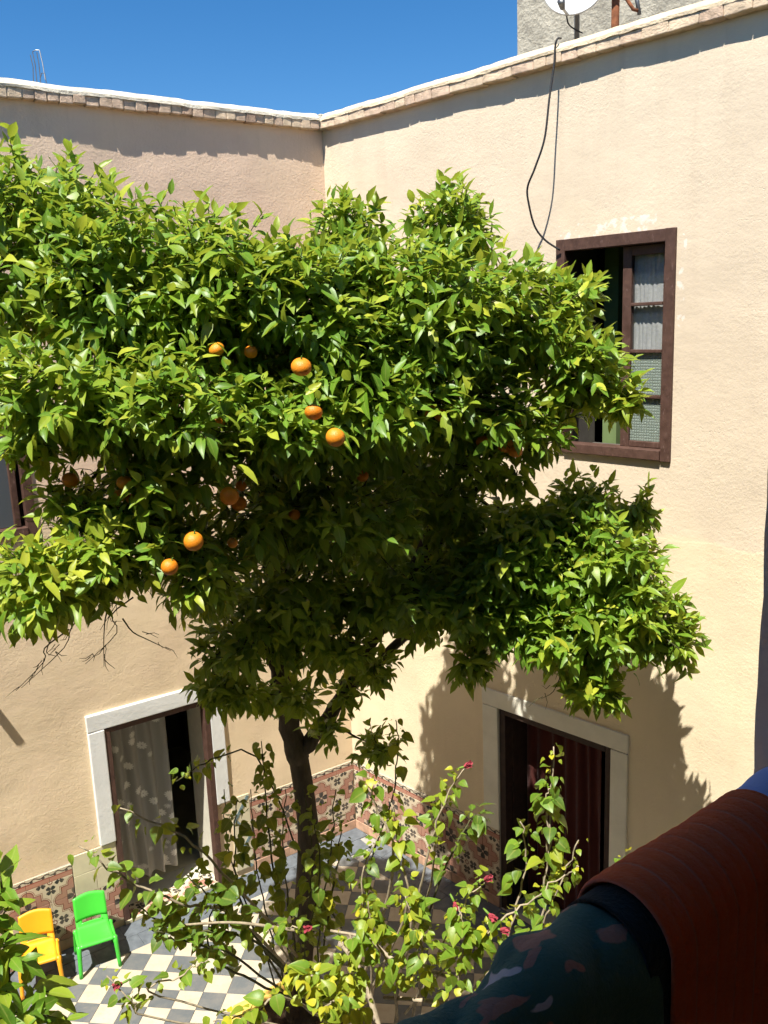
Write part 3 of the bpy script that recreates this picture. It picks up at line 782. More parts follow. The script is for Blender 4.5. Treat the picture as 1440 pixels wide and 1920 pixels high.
# ------------------------------------------------------------------ curtains
def curtain(name, side, u0, u1, z0, z1, o, folds, amp, mat, label, taper=0, hem=.0):
    c = CORNER+(DL if side == 'L' else DR)*((u0+u1)/2)+(NL if side == 'L' else NR)*o
    e = empty(name, (c.x, c.y, z0), AL if side == 'L' else AR+math.pi); tag(e, label, 'curtain')
    def f(s, t):
        u = (s-.5)*(u1-u0); k = 1-t
        s2 = s+.075*noise.noise((s*3.3, t*.5, folds*1.7))+.02*noise.noise((s*11, t*.8, 5)); a = amp*(.6+.4*k)*(.75+.6*noise.noise((s*6, t*.6, folds)))*math.sin(s2*folds*2*math.pi+.8*math.sin(t*2.2+s*5))+.006*noise.noise((s*9, t*6, 3))
        sh = taper*k*(s if SX[side] > 0 else -s)
        return (SX[side]*u*(1-.0*t)+sh*SX[side], a, t*(z1-z0)+(hem*abs(math.sin(s*folds*math.pi)) if t < .02 else 0))
    MB().grid(f, 120, 24).build('fabric', mat, e, smooth=True)
    MB().tube([(-(u1-u0)/2-.04, 0, z1-z0+.006), ((u1-u0)/2+.04, 0, z1-z0+.006)], .008, 6).build('curtain_rod', M['galv'], e)
curtain('lace_curtain', 'L', 1.92, 2.53, .16, 1.92, -.33, 4, .055, M['sheer'], 'sheer lace curtain with pale flowers in the left doorway', taper=-.05, hem=.03)
curtain('door_curtain', 'R', 2.10, 2.90, .03, 1.95, -.30, 6, .035, M['curtain_red'], 'dark red curtain hanging in the right hand doorway')
curtain('window_curtain', 'R', 3.20, 3.52, 4.95, 5.82, -.115, 9, .005, M['net'], 'pleated grey net curtain behind the upper window panes')

# ------------------------------------------------------------------ small plastic chairs
def chair(name, loc, rz, mat, label):
    e = empty(name, loc, rz); tag(e, label, 'chair', 'small plastic chairs by the wall')
    # local: +y is the front, x right; seat 0.28 high
    sw_, sd, sh = .29, .27, .275
    def seat(s, t):
        x = (s-.5)*(sw_-.02*t); y = .135-t*sd
        z = sh-.016*math.cos((s-.5)*math.pi)*math.sin(min(1, t*1.1)*math.pi)-.020*max(0, 1-t/.14)**2+.018*max(0, (t-.88)/.12)
        return (x, y, z)
    MB().grid(seat, 12, 16).build('seat', mat, e, True, solid=.014, bevel=0)
    def back(s, t):                        # curved board with rounded top
        x = (s-.5)*(.275-.01*abs(t-.5)); c = math.cos((s-.5)*math.pi)
        y = -.150-.060*t-.022*c; z = .328+t*(.189+.020*c)
        return (x, y, z)
    MB().grid(back, 14, 8).build('backrest', mat, e, True, solid=.016)
    for sx in (-1, 1):                      # side stiles from seat to backrest, leaving the slot
        MB().grid(lambda s, t, sx=sx: (sx*(.080+.057*s), -.122-.035*t-.012*math.sin(t*math.pi*.5)-.008*math.cos((.5+sx*(.080+.057*s)/.29-.5)*math.pi), .282+t*.066), 3, 6).build('back_stile', mat, e, True, solid=.014)
    lipf = MB().grid(lambda s, t: ((s-.5)*.19, -.128-.012*t-.006*math.cos((s-.5)*math.pi), .282+t*.028), 8, 3); lipf.build('seat_lip', mat, e, True, solid=.012)
    for sx in (-1, 1):
        # front and rear leg joined by a rounded knuckle beside the seat
        MB().tube(spline([(sx*.148, .105, .262), (sx*.152, .130, .235), (sx*.157, .150, .12), (sx*.163, .165, .0)], 8), [.022, .024, .022, .020, .019, .018, .0175, .017, .016], 10).build('leg', mat, e, True)
        MB().tube(spline([(sx*.145, -.105, .262), (sx*.150, -.135, .235), (sx*.155, -.165, .12), (sx*.160, -.185, .0)], 8), [.022, .024, .022, .020, .019, .018, .0175, .017, .016], 10).build('leg', mat, e, True)
        MB().tube(spline([(sx*.148, .118, .255), (sx*.150, .06, .268), (sx*.150, -.06, .268), (sx*.147, -.118, .255)], 8), .014, 8).build('side_rail', mat, e, True)
    return e
fl_, fr_ = Vector((-2.742, 6.69, 0)), Vector((-2.454, 6.827, 0))
dx = (fr_-fl_).normalized(); rz = math.atan2(dx.y, dx.x)+math.pi       # local x = -dx so that local y faces the yard
fw = Vector((dx.y, -dx.x, 0)); mid = (fl_+fr_)/2-fw*.165
chair('child_chair', (mid.x, mid.y, 0), rz, M['plastic_green'], 'bright green plastic child chair in front of the patterned tiles')
off = Vector((-2.85, 6.60, 0))-fr_+Vector((-.01, 0, 0))
chair('child_chair', (mid.x+off.x, mid.y+off.y, 0), rz-.05, M['plastic_yellow'], 'orange yellow plastic child chair partly hidden by leaves, left of the green one')

# ------------------------------------------------------------------ foliage machinery
ORANGE_LEAF = ([0, .13, .36, .62, .86, 1], [0, .60, 1, .86, .32, 0], .205)
HIB_LEAF = ([0, .03, .16, .36, .60, .82, 1], [0, .55, .93, 1, .74, .34, 0], .40)
def leaf_local(kind, curv, fold, twist):
    """(n, 2+3*(k-2), 3) local vertices for n leaves of unit length with k stations"""
    st, wd, hw = kind; n = len(curv); K = len(st); V = np.zeros((n, 2+3*(K-2), 3))
    def zc(x): return curv*x*x
    def put(i, x, y, z): V[:, i, 0] = x; V[:, i, 1] = y; V[:, i, 2] = z
    put(0, 0, 0, 0)
    for k in range(1, K-1):
        x = st[k]; w = wd[k]*hw
        wav = twist*np.sin(x*8+curv*9)*.035
        bx = -.05*w if K > 6 and k == 1 else 0
        put(3*k-2, x, 0, zc(x)); put(3*k-1, x+bx, w, zc(x)+fold*w+wav); put(3*k, x+bx, -w, zc(x)+fold*w-wav)
    put(2+3*(K-2)-1, 1-.04*np.abs(curv), 0, zc(1.0))
    return V
def leaf_faces(kind):
    K = len(kind[0]); F = [(0, 1, 2), (0, 3, 1)]
    for k in range(1, K-2):
        c, l, r = 3*k-2, 3*k-1, 3*k; F += [(c, c+3, l+3, l), (r, r+3, c+3, c)]
    c, l, r = 3*(K-2)-2, 3*(K-2)-1, 3*(K-2); t = 3*(K-2)+1
    F += [(c, t, l), (r, t, c)]
    vein = np.zeros(2+3*(K-2)); vein[0] = vein[-1] = 1; vein[1:-1:3] = 1
    return F, vein
def leaf_mesh_big(name, V, rnd, mat, parent, kind):
    LEAF_F, VEIN = leaf_faces(kind); nv = V.shape[1]
    n = len(V); m = bpy.data.meshes.new(name)
    verts = V.reshape(-1, 3); m.vertices.add(len(verts)); m.vertices.foreach_set('co', verts.ravel().astype(np.float32))
    fl_len = [len(f) for f in LEAF_F]; flat = np.array([i for f in LEAF_F for i in f]); L = len(flat)
    loops = (flat[None, :]+(np.arange(n)*nv)[:, None]).ravel()
    starts1 = np.cumsum([0]+fl_len[:-1]); starts = (starts1[None, :]+(np.arange(n)*L)[:, None]).ravel()
    m.loops.add(len(loops)); m.loops.foreach_set('vertex_index', loops.astype(np.int32))
    m.polygons.add(len(starts)); m.polygons.foreach_set('loop_start', starts.astype(np.int32))
    m.update(calc_edges=True)
    m.polygons.foreach_set('use_smooth', np.ones(len(starts), bool))
    a = m.attributes.new('rnd', 'FLOAT', 'POINT'); a.data.foreach_set('value', np.repeat(rnd, nv).astype(np.float32))
    a = m.attributes.new('vein', 'FLOAT', 'POINT'); a.data.foreach_set('value', np.tile(VEIN, n).astype(np.float32))
    m.materials.append(mat); m.validate(); m.update()
    o = link(name, m, parent); return o
class Leaves:
    """collects leaves as frames, then builds 300 single ones and one mass"""
    def __init__(s, kind, mat): s.kind = kind; s.mat = mat; s.p = []; s.d = []; s.n = []; s.L = []; s.r = []
    def add(s, p, d, n, L, r): s.p.append(tuple(p)); s.d.append(tuple(d)); s.n.append(tuple(n)); s.L.append(L); s.r.append(r)
    def build(s, parent, limit=300, mass='foliage'):
        p = np.array(s.p); d = np.array(s.d); n = np.array(s.n); L = np.array(s.L); r = np.clip(np.array(s.r), 0, 1)
        d /= np.linalg.norm(d, axis=1)[:, None]
        n = n-d*(n*d).sum(1)[:, None]; n /= np.linalg.norm(n, axis=1)[:, None]+1e-9
        b = np.cross(n, d)
        N = len(p); curv = rng.uniform(-.65, .12, N); fold = rng.uniform(.05, .75, N); tw = rng.uniform(-1, 1, N)
        # which leaves show largest: frontmost in a coarse picture grid, then by projected size
        eye = np.array((0, 0, EYE)); q = p+d*L[:, None]*.5-eye
        f, rt, up = np.array(FWD), np.array(RT), np.array(UP)
        dep = q@f; x = 720+FPX*(q@rt)/dep; y = 960-FPX*(q@up)/dep
        ok = (x > 4) & (x < 1436) & (y > 4) & (y < 1916)
        view = q/np.linalg.norm(q, axis=1)[:, None]
        area = L*L/dep**2*(np.abs((n*view).sum(1))+.12)
        cell = (np.floor(x/26).astype(int)*1000+np.floor(y/26).astype(int))
        order = np.argsort(dep); seen = set(); front = []
        for i in order:
            if not ok[i]: continue
            if cell[i] in seen: continue
            seen.add(cell[i]); front.append(i)
        front = sorted(front, key=lambda i: -area[i])[:limit]
        if len(front) < limit and N <= limit: front = list(range(N))
        single = np.zeros(N, bool); single[front] = True
        # single leaves share a dozen meshes
        K = 16; cv = np.linspace(-.6, .1, K); fo = rng.uniform(.15, .6, K); V = leaf_local(s.kind, cv, fo, rng.uniform(-1, 1, K))
        LEAF_F, VEIN = leaf_faces(s.kind); meshes = []
        for k in range(K):
            row = []
            for tone in (.05, .2, .35, .5, .65, .8, .95):
                m = bpy.data.meshes.new('leaf'); m.from_pydata(V[k].tolist(), [], LEAF_F)
                m.polygons.foreach_set('use_smooth', [True]*len(LEAF_F))
                a = m.attributes.new('rnd', 'FLOAT', 'POINT'); a.data.foreach_set('value', [tone]*len(VEIN))
                a = m.attributes.new('vein', 'FLOAT', 'POINT'); a.data.foreach_set('value', VEIN)
                m.materials.append(s.mat); row.append(m)
            meshes.append(row)
        pl_ = parent.location
        for i in front:
            k = int(rng.integers(K)); tone = min(6, int(r[i]*7))
            o = link('leaf', meshes[k][tone], parent)
            o.matrix_basis = Matrix(((d[i, 0]*L[i], b[i, 0]*L[i], n[i, 0]*L[i], p[i, 0]-pl_.x), (d[i, 1]*L[i], b[i, 1]*L[i], n[i, 1]*L[i], p[i, 1]-pl_.y), (d[i, 2]*L[i], b[i, 2]*L[i], n[i, 2]*L[i], p[i, 2]-pl_.z), (0, 0, 0, 1)))
        mm = ~single
        if mm.any():
            loc = leaf_local(s.kind, curv[mm], fold[mm], tw[mm])*L[mm][:, None, None]
            W = loc[:, :, 0:1]*d[mm][:, None, :]+loc[:, :, 1:2]*b[mm][:, None, :]+loc[:, :, 2:3]*n[mm][:, None, :]+p[mm][:, None, :]-np.array(pl_)[None, None, :]
            o = leaf_mesh_big(mass, W, r[mm], s.mat, parent, s.kind); tag(o, kind='stuff')
def rv(s=1.): return Vector((random.gauss(0, s), random.gauss(0, s), random.gauss(0, s)))
ZUP = Vector((0, 0, 1))
def rosette(lv, tip, D, n, L, tone, spread=(.5, 1.35), droop=.25, span=.16, face=None):
    """leaves spiralling along the last stretch of a twig"""
    D = D.normalized(); a = D.orthogonal().normalized(); b = D.cross(a); ph = random.random()*6.28
    for i in range(n):
        f = i/max(1, n-1); ph += 2.4+random.uniform(-.35, .35)
        al = spread[1]+(spread[0]-spread[1])*f+random.uniform(-.2, .2)
        d = D*math.cos(al)+(a*math.cos(ph)+b*math.sin(ph))*math.sin(al)
        d = d-ZUP*droop*random.uniform(.2, 1.3)*(1.2-f*.6)
        nn = D*.55+ZUP*.75+(face or SUN)*.45+rv(.38)
        lv.add(tip-D*span*(1-f)+rv(.004), d, nn, L*random.uniform(.55, 1.2)*(1-.25*f*f), tone+random.gauss(0, .20)+f*.14+(.45 if random.random() < .012 else 0))

# ------------------------------------------------------------------ orange tree
TB = Vector((-.80, 6.12, 0))
tree = empty('orange_tree', TB); tag(tree, 'large orange tree with dense glossy crown and ripe fruit filling the courtyard', 'tree')
rel = lambda v: v-TB
trunk_pts = [TB+Vector((.0, 0, .02)), TB+Vector((.0, .0, .35)), at(578, 1600, 6.86), at(572, 1500, 6.75), at(558, 1410, 6.62)]
MB().tube([rel(p) for p in spline(trunk_pts, 24)], [.17-.075*min(1, i/6)**.6-.0009*i for i in range(25)], 14).build('trunk', M['bark'], tree, True)
fork = trunk_pts[-1]
LIMB = {}
def limb(pts, r0, r1, k=8, name='branch'):
    n = 6*(len(pts)-1); s_ = spline(pts, n)
    s_ = [p+rv(.008) if 0 < i < n else p for i, p in enumerate(s_)]
    MB().tube([rel(p) for p in s_], [r0+(r1-r0)*i/n for i in range(n+1)], k).build(name, M['bark'], tree, True)
    return s_
lim1 = limb([fork-Vector((0, 0, .05)), at(530, 1300, 6.35), at(515, 1120, 5.9), at(480, 900, 5.5), at(440, 700, 5.2)], .085, .03)
lim2 = limb([fork-Vector((0, 0, .02)), at(610, 1350, 6.45), at(665, 1260, 6.2), at(760, 1090, 5.9), at(880, 820, 5.6), at(900, 600, 5.5)], .062, .022)
lim3 = limb([lim1[7], at(430, 1090, 5.5), at(300, 950, 5.0), at(180, 780, 4.6), at(90, 560, 4.7)], .045, .016)
lim4 = limb([lim2[9], at(830, 1130, 6.0), at(950, 1110, 5.8), at(1090, 1100, 5.6), at(1220, 1150, 5.5)], .036, .010)
lim5 = limb([lim1[12], at(560, 900, 5.3), at(640, 700, 5.2), at(650, 480, 5.2)], .045, .014)
lim6 = limb([lim3[8], at(300, 1080, 4.9), at(180, 1120, 4.5), at(60, 1140, 4.3)], .022, .008)
lim7 = limb([lim2[16], at(960, 830, 5.4), at(1060, 750, 5.2), at(1170, 735, 5.1)], .026, .008)
allimb = lim1+lim2+lim3+lim4+lim5+lim6+lim7

# lobes: pixel centre, half sizes in pixels, depth, half depth (m), density, tone
LOBES = [
    (70, 470, 200, 190, 4.75, .60, 1.0, .46), (250, 540, 190, 180, 4.55, .60, 1.0, .46), (420, 560, 180, 165, 4.60, .6, 1.0, .46),
    (560, 590, 180, 150, 4.7, .6, 1.0, .44), (655, 445, 78, 90, 5.2, .32, 1.0, .46), (690, 560, 150, 120, 4.9, .5, 1.0, .44),
    (850, 430, 95, 90, 5.3, .36, 1.0, .46), (800, 600, 190, 150, 4.85, .6, 1.0, .44), (960, 600, 140, 120, 5.1, .5, 1.0, .44),
    (1075, 570, 60, 70, 5.2, .3, .9, .46), (1080, 700, 95, 90, 5.1, .4, .9, .48), (1170, 745, 55, 45, 5.05, .22, .8, .50),
    (150, 740, 180, 120, 4.25, .55, 1.0, .50), (330, 770, 180, 130, 4.3, .55, 1.0, .46), (520, 790, 170, 120, 4.55, .5, .95, .42),
    (690, 760, 170, 130, 4.7, .5, .95, .42), (860, 760, 150, 110, 4.95, .45, .9, .42), (980, 800, 95, 75, 5.1, .35, .9, .44),
    (90, 1090, 120, 95, 4.2, .45, .95, .62), (200, 1030, 90, 70, 4.3, .35, .7, .62), (300, 900, 110, 70, 4.35, .35, .7, .52),
    (380, 1060, 90, 110, 4.6, .4, .75, .56), (500, 960, 120, 110, 4.9, .45, .7, .46), (640, 960, 150, 120, 5.1, .5, .75, .44),
    (560, 1110, 150, 110, 5.4, .5, .7, .42), (470, 1190, 115, 90, 5.4, .45, .6, .44), (610, 1210, 100, 65, 5.6, .4, .55, .42),
    (740, 1110, 140, 95, 5.6, .5, .7, .40), (880, 1100, 130, 110, 5.7, .45, .85, .42), (850, 960, 90, 60, 5.6, .35, .7, .36),
    (1010, 1050, 140, 110, 5.6, .45, 1.0, .40), (1120, 1040, 120, 120, 5.5, .42, 1.0, .44), (1170, 1140, 120, 110, 5.45, .42, 1.0, .44),
    (1080, 1190, 130, 80, 5.5, .42, 1.0, .42), (1110, 1290, 65, 48, 5.5, .25, .9, .40), (880, 1240, 45, 48, 5.7, .2, .8, .36), (1250, 1190, 65, 65, 5.45, .26, .85, .48),
    (440, 1290, 70, 45, 5.6, .3, .5, .42), (560, 1310, 45, 40, 5.9, .22, .5, .42), (650, 1300, 45, 45, 6.2, .22, .45, .42), (500, 1310, 45, 40, 6.0, .22, .4, .42), (610, 1360, 40, 40, 6.2, .2, .35, .40), (880, 870, 80, 45, 5.2, .3, .6, .44), (830, 930, 70, 45, 5.4, .3, .5, .42), (250, 960, 110, 55, 4.45, .35, .6, .5), (150, 965, 70, 40, 4.4, .3, .35, .52), (330, 1010, 80, 60, 4.5, .35, .6, .56), (240, 1060, 80, 45, 4.45, .3, .5, .6), (780, 890, 60, 40, 5.2, .25, .4, .40), (950, 890, 60, 35, 5.2, .2, .4, .40), (990, 960, 80, 50, 5.7, .3, .7, .38), (930, 1050, 90, 80, 5.5, .35, .9, .38),
    (-110, 540, 120, 150, 4.8, .5, .8, .46), (-90, 730, 110, 110, 4.5, .45, .7, .48), (-60, 1060, 80, 70, 4.3, .35, .6, .58),
    (60, 830, 70, 60, 4.3, .3, .5, .5), (150, 930, 80, 50, 4.5, .3, .6, .46),
    (400, 1280, 50, 40, 5.5, .25, .5, .42), (690, 1250, 60, 45, 6.0, .3, .5, .38), (700, 1395, 45, 40, 6.3, .2, .5, .36),
    (720, 830, 120, 130, 6.4, .45, .75, .34), (770, 1010, 100, 90, 6.7, .4, .75, .32), (640, 760, 150, 140, 6.1, .45, .75, .34), (850, 900, 90, 60, 6.3, .3, .15, .34), (700, 1000, 110, 90, 6.6, .4, .8, .32), (790, 1140, 90, 70, 6.6, .3, .7, .32),
    (900, 1090, 120, 90, 6.3, .35, .9, .32), (1010, 1120, 120, 90, 6.2, .35, .9, .34), (790, 1080, 110, 80, 6.4, .35, .8, .32), (1130, 1110, 110, 90, 6.0, .3, .9, .36), (950, 1160, 90, 70, 5.6, .3, .9, .36), (1080, 930, 80, 45, 5.6, .25, .8, .36), (1195, 950, 45, 45, 5.55, .2, .8, .42),
]
lv = Leaves(ORANGE_LEAF, M['leaf'])
twig_mb = MB()
for (cx, cy, rx, ry, d, rd, dens, tone) in LOBES:
    c = at(cx, cy, d); ax, az = rx/FPX*d, ry/FPX*d
    area = 4*math.pi*((ax*az)**1.6/3+(ax*rd)**1.6/3+(az*rd)**1.6/3)**(1/1.6)
    n = int(area*82*dens)
    for i in range(n):
        v = rv(); v.normalize()
        sh = random.uniform(.66, 1.02)+(.16*random.random() if random.random() < .22 else 0)
        tip = c+RT*(v.x*ax*sh)+UP*(v.y*az*sh)+FWD*(v.z*rd*sh)
        D = (RT*(v.x/ax)+UP*(v.y/az)+FWD*(v.z/rd)).normalized()
        D = (D*.9+ZUP*.35-FWD*.10+rv(.28)).normalized()
        if v.y < -.55: D = (D-ZUP*.55).normalized()
        hang = v.y < -.35
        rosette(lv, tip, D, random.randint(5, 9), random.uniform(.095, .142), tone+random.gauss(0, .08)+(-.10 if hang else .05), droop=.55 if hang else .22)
        if random.random() < .35:
            st = tip.lerp(c, min(.7, .42/max(.1, (tip-c).length)))+rv(.03)
            twig_mb.tube([rel(st), rel(tip.lerp(st, .4)-D*.02+rv(.012)), rel(tip)], [.0048, .0034, .0018], 5, False)
    # inner shade leaves
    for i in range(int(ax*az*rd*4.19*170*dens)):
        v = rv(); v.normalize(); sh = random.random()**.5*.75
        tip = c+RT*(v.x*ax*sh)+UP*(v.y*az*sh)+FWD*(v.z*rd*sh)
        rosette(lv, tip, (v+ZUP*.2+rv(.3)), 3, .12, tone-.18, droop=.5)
# bare twigs in the thin part on the left and small side branches
for k in range(34):
    a = at(random.uniform(140, 420), random.uniform(870, 1080), random.uniform(4.7, 5.2)); dv = Vector((random.uniform(-1, .6), random.uniform(-.4, .3), random.uniform(-1.0, .2))).normalized()
    b = a+dv*random.uniform(.25, .5); m_ = a.lerp(b, .5)+rv(.03)
    twig_mb.tube([rel(p) for p in spline([a, a.lerp(b, .3)+rv(.03), m_, b], 9)], [.0042-.0003*i for i in range(10)], 5, False)
    for q in range(3):
        m2 = a.lerp(b, random.uniform(.3, .9)); e2 = m2+(dv+rv(.55)).normalized()*random.uniform(.06, .16)
        twig_mb.tube([rel(m2), rel(m2.lerp(e2, .5)+rv(.012)), rel(e2)], [.0024, .0018, .0009], 5, False)
for (x0, y0, x1, y1, d) in ((180, 1130, 40, 1290, 4.5), (200, 1150, 195, 1250, 4.6), (130, 1180, 30, 1295, 4.5), (1060, 1240, 1015, 1310, 5.6), (230, 1160, 320, 1220, 4.7), (100, 1170, 105, 1230, 4.5), (250, 1120, 160, 1245, 4.6)):
    a, b = at(x0, y0, d), at(x1, y1, d); m_ = a.lerp(b, .55)+rv(.035)
    twig_mb.tube([rel(p) for p in spline([a, a.lerp(b, .3)+rv(.03), m_, b], 9)], [.0046-.00035*i for i in range(10)], 5, False)
    for q in range(4):
        m2 = a.lerp(b, random.uniform(.3, .95)); e2 = m2+((b-a).normalized()+rv(.5)).normalized()*random.uniform(.04, .12)
        twig_mb.tube([rel(m2), rel(m2.lerp(e2, .5)+rv(.01)), rel(e2)], [.0024, .0018, .0009], 5, False)
tag(twig_mb.build('twigs', M['twig'], tree), kind='stuff')
# secondary limbs from the big limbs to the lobes
for (cx, cy, rx, ry, d, rd, dens, tone) in LOBES:
    c = at(cx, cy, d+rd*.2); s_ = min(allimb, key=lambda p: (p-c).length)
    if (s_-c).length > .12: limb([s_, s_.lerp(c, .5)+rv(.05), c], .014, .005, 6)

ORANGES = [(565, 688, 20, 3.92), (588, 773, 17.5, 4.02), (629, 820, 18.5, 4.05), (406, 655, 15, 3.95), (430, 930, 18, 4.2), (452, 911, 11, 4.25), (448, 944, 15, 4.3), (363, 1015, 19, 4.05), (318, 1063, 16, 4.1),
           (132, 900, 16, 4.1), (233, 905, 15, 3.98), (222, 930, 14, 4.05), (410, 790, 13, 4.0), (905, 828, 13, 4.75), (948, 835, 15, 4.78), (966, 846, 14, 4.75), (972, 790, 12, 4.8), (805, 770, 14, 4.45), (826, 778, 12, 4.5), (470, 660, 13, 4.05), (552, 965, 11, 4.5), (680, 893, 12, 4.5), (436, 1018, 10, 4.25), (245, 935, 10, 4.1)]
om = MB(); n_ = 14
om.grid(lambda s, t: (math.sin(math.pi*s)*math.cos(2*math.pi*t), math.sin(math.pi*s)*math.sin(2*math.pi*t), -.93*math.cos(math.pi*s)-.06*math.exp(-((s-1)/.09)**2)), n_, 18)
omesh = om.mesh('orange', M['orange'], True)
cmesh = MB().tube([(0, 0, .84), (0, 0, .93), (.03, 0, 1.25)], [.16, .10, .05], 6).mesh('fruit_stalk', M['calyx'])
opos = []
KEY = (0, 1, 2, 4, 7, 8)
ORANGES = [(x, y, r, d if k in KEY else d+.22) for k, (x, y, r, d) in enumerate(ORANGES)]
for (x, y, r, d) in ORANGES:
    p = at(x, y, d); rr = r/FPX*d; opos.append((p, rr))
    o = link('orange', omesh, tree, rel(p), (random.uniform(-.4, .4), random.uniform(-.4, .4), random.random()*6)); o.scale = (rr*random.uniform(.96, 1.03), rr*random.uniform(.96, 1.03), rr*random.uniform(.9, 1.04))
    link('fruit_stalk', cmesh, o)
# leaves never pass through or hide the fruit that shows whole
keep = []
for i in range(len(lv.p)):
    q = Vector(lv.p[i])+Vector(lv.d[i]).normalized()*lv.L[i]*.5; ok = True
    qx, qy, qd = pxy(q)
    for k, (p, rr) in enumerate(opos):
        if (q-p).length < rr+.03: ok = False; break
        x, y, r, d = ORANGES[k]
        if qd < d+.05 and (qx-x)**2+(qy-y)**2 < ((r+5)**2 if k in KEY else (r-7)**2): ok = False; break
    if ok: keep.append(i)
for nm in ('p', 'd', 'n', 'L', 'r'):
    a_ = getattr(lv, nm); setattr(lv, nm, [a_[i] for i in keep])
lv.build(tree)
print('tree leaves', len(lv.p))

# ------------------------------------------------------------------ hibiscus
HB = Vector((-.62, 5.62, 0))
hib = empty('hibiscus_shrub', HB); tag(hib, 'straggly hibiscus shrub with heart shaped leaves and red flowers in front of trunk', 'shrub')
hl = Leaves(HIB_LEAF, M['hib_leaf'])
relh = lambda v: v-HB
base = lambda: HB+Vector((random.uniform(-.25, .35), random.uniform(-.3, .25), .05))
def hstem(pts, r, d, tone, nl, L=.085, start=.3, mat='stem', r1=.0035, jit=1.0, group=None):
    P_ = [at(x, y, dd) for (x, y), dd in zip(pts, d if hasattr(d, '__len__') else [d]*len(pts))]
    n = 7*(len(P_)-1); s_ = spline(P_, n); s_ = [p+rv(.006) if 0 < i < n else p for i, p in enumerate(s_)]
    MB().tube([relh(p) for p in s_], [r+(r1-r)*i/n for i in range(n+1)], 6).build('stem', M[mat], hib, True)
    nl = int(nl*(1.3 if pts[-1][0] < 430 or tone < .33 else 2.1)); L *= 1.1
    for i in range(nl):
        f = start+(1-start)*(i+random.random()*.8)/nl; x = f*n; k = min(int(x), n-1); p = s_[k].lerp(s_[k+1], x-k)
        D = (s_[k+1]-s_[k]).normalized(); a = D.orthogonal().normalized(); b = D.cross(a); ph = random.random()*6.28
        out = (a*math.cos(ph)+b*math.sin(ph)+D*.35).normalized()
        pet = p+(out+ZUP*.15)*random.uniform(.02, .06)*jit
        d_ = (out*.8-ZUP*random.uniform(.1, 1.1)+rv(.25)).normalized()
        nn = ZUP*.7+SUN*.6+out*.4+rv(.35)
        big = random.random() < .42; sz = L*(random.uniform(.75, 1.15) if big else random.uniform(.28, .62))*(1 if f < .85 else .75)
        hl.add(pet, d_, nn, sz, tone+(-.08 if big else .12)+random.gauss(0, .15)+(.55 if random.random() < .04 else 0)+max(0, f-.8)*.6)
    return s_
GB = (640, 1960)
hstem([GB, (735, 1640), (702, 1510), (690, 1450)], .012, [6.6, 5.3, 5.1, 5.05], .45, 18, start=.45)
hstem([GB, (757, 1720), (745, 1580), (733, 1505)], .010, [6.6, 5.3, 5.2, 5.15], .55, 24, start=.4)
hstem([(760, 1800), (798, 1620), (838, 1490), (872, 1440)], .008, [5.4, 5.1, 5.0, 4.95], .60, 16, .07, .35)
hstem([(790, 1780), (812, 1610), (828, 1510), (838, 1470)], .007, [5.4, 5.15, 5.1, 5.1], .50, 12, .07, .4)
hstem([(690, 1640), (738, 1480), (744, 1400), (742, 1350)], .006, [6.2, 6.1, 6.05, 6.0], .2, 20, .085, .2, 'twig')
hstem([(900, 1920), (1005, 1760), (1026, 1600), (1038, 1400)], .009, [5.4, 5.0, 4.9, 4.85], .45, 34, .085, .3)
hstem([(1026, 1600), (1024, 1500), (1034, 1470)], .006, [4.9, 4.85, 4.85], .32, 18, .085, .1)
hstem([(880, 1900), (950, 1760), (985, 1620), (975, 1540)], .008, [5.4, 5.0, 4.95, 4.9], .30, 24, .085, .3)
hstem([(1005, 1760), (1050, 1660), (1085, 1575)], .005, [5., 4.9, 4.85], .62, 9, .06, .3)
hstem([(1015, 1700), (1060, 1640), (1085, 1625)], .005, [5., 4.9, 4.85], .62, 8, .06, .3)
hstem([(780, 1880), (850, 1730), (912, 1650)], .008, [5.5, 4.9, 4.8], .55, 20, .075, .3)
hstem([(820, 1900), (900, 1760), (990, 1690), (1060, 1640)], .008, [5.4, 4.7, 4.6, 4.6], .6, 20, .07, .35)
hstem([(760, 1900), (850, 1800), (930, 1740)], .008, [5.5, 4.7, 4.6], .55, 22, .08, .3)
hstem([(840, 1920), (920, 1820), (1010, 1770)], .007, [5.2, 4.6, 4.5], .5, 16, .08, .3)
hstem([(600, 1850), (470, 1690), (345, 1571), (225, 1515)], .012, [6.4, 5.5, 5.1, 4.9], .42, 26, .09, .35)
hstem([(600, 1880), (440, 1722), (341, 1695), (240, 1651), (148, 1587)], .012, [6.3, 5.4, 5.0, 4.85, 4.7], .42, 34, .095, .4)
hstem([(640, 1740), (560, 1600), (480, 1420), (385, 1430), (330, 1465)], .008, [6.3, 6.1, 5.9, 5.8, 5.7], .22, 22, .09, .6, 'twig')
hstem([(560, 1860), (520, 1680), (500, 1520), (490, 1390)], .010, [6.5, 6.0, 5.85, 5.8], .18, 60, .09, .2, 'twig')
hstem([(590, 1860), (622, 1680), (640, 1540)], .008, [6.4, 6.0, 5.9], .18, 44, .085, .2, 'twig')
hstem([(540, 1860), (455, 1700), (440, 1580), (445, 1500)], .009, [6.4, 5.9, 5.8, 5.7], .22, 48, .09, .2, 'twig')
hstem([(560, 1800), (600, 1650), (585, 1520)], .008, [6.3, 5.8, 5.7], .18, 44, .09, .1, 'twig')
for (xa, xb, xc, xd) in ((540, 500, 480, 470), (590, 600, 620, 630), (520, 470, 430, 420), (560, 545, 530, 535), (570, 575, 585, 570)):
    hstem([(xa, 1860), (xb, 1720), (xc, 1600), (xd, 1480)], .007, [6.3, 5.95, 5.85, 5.8], .32, 30, .085, .15, 'twig')
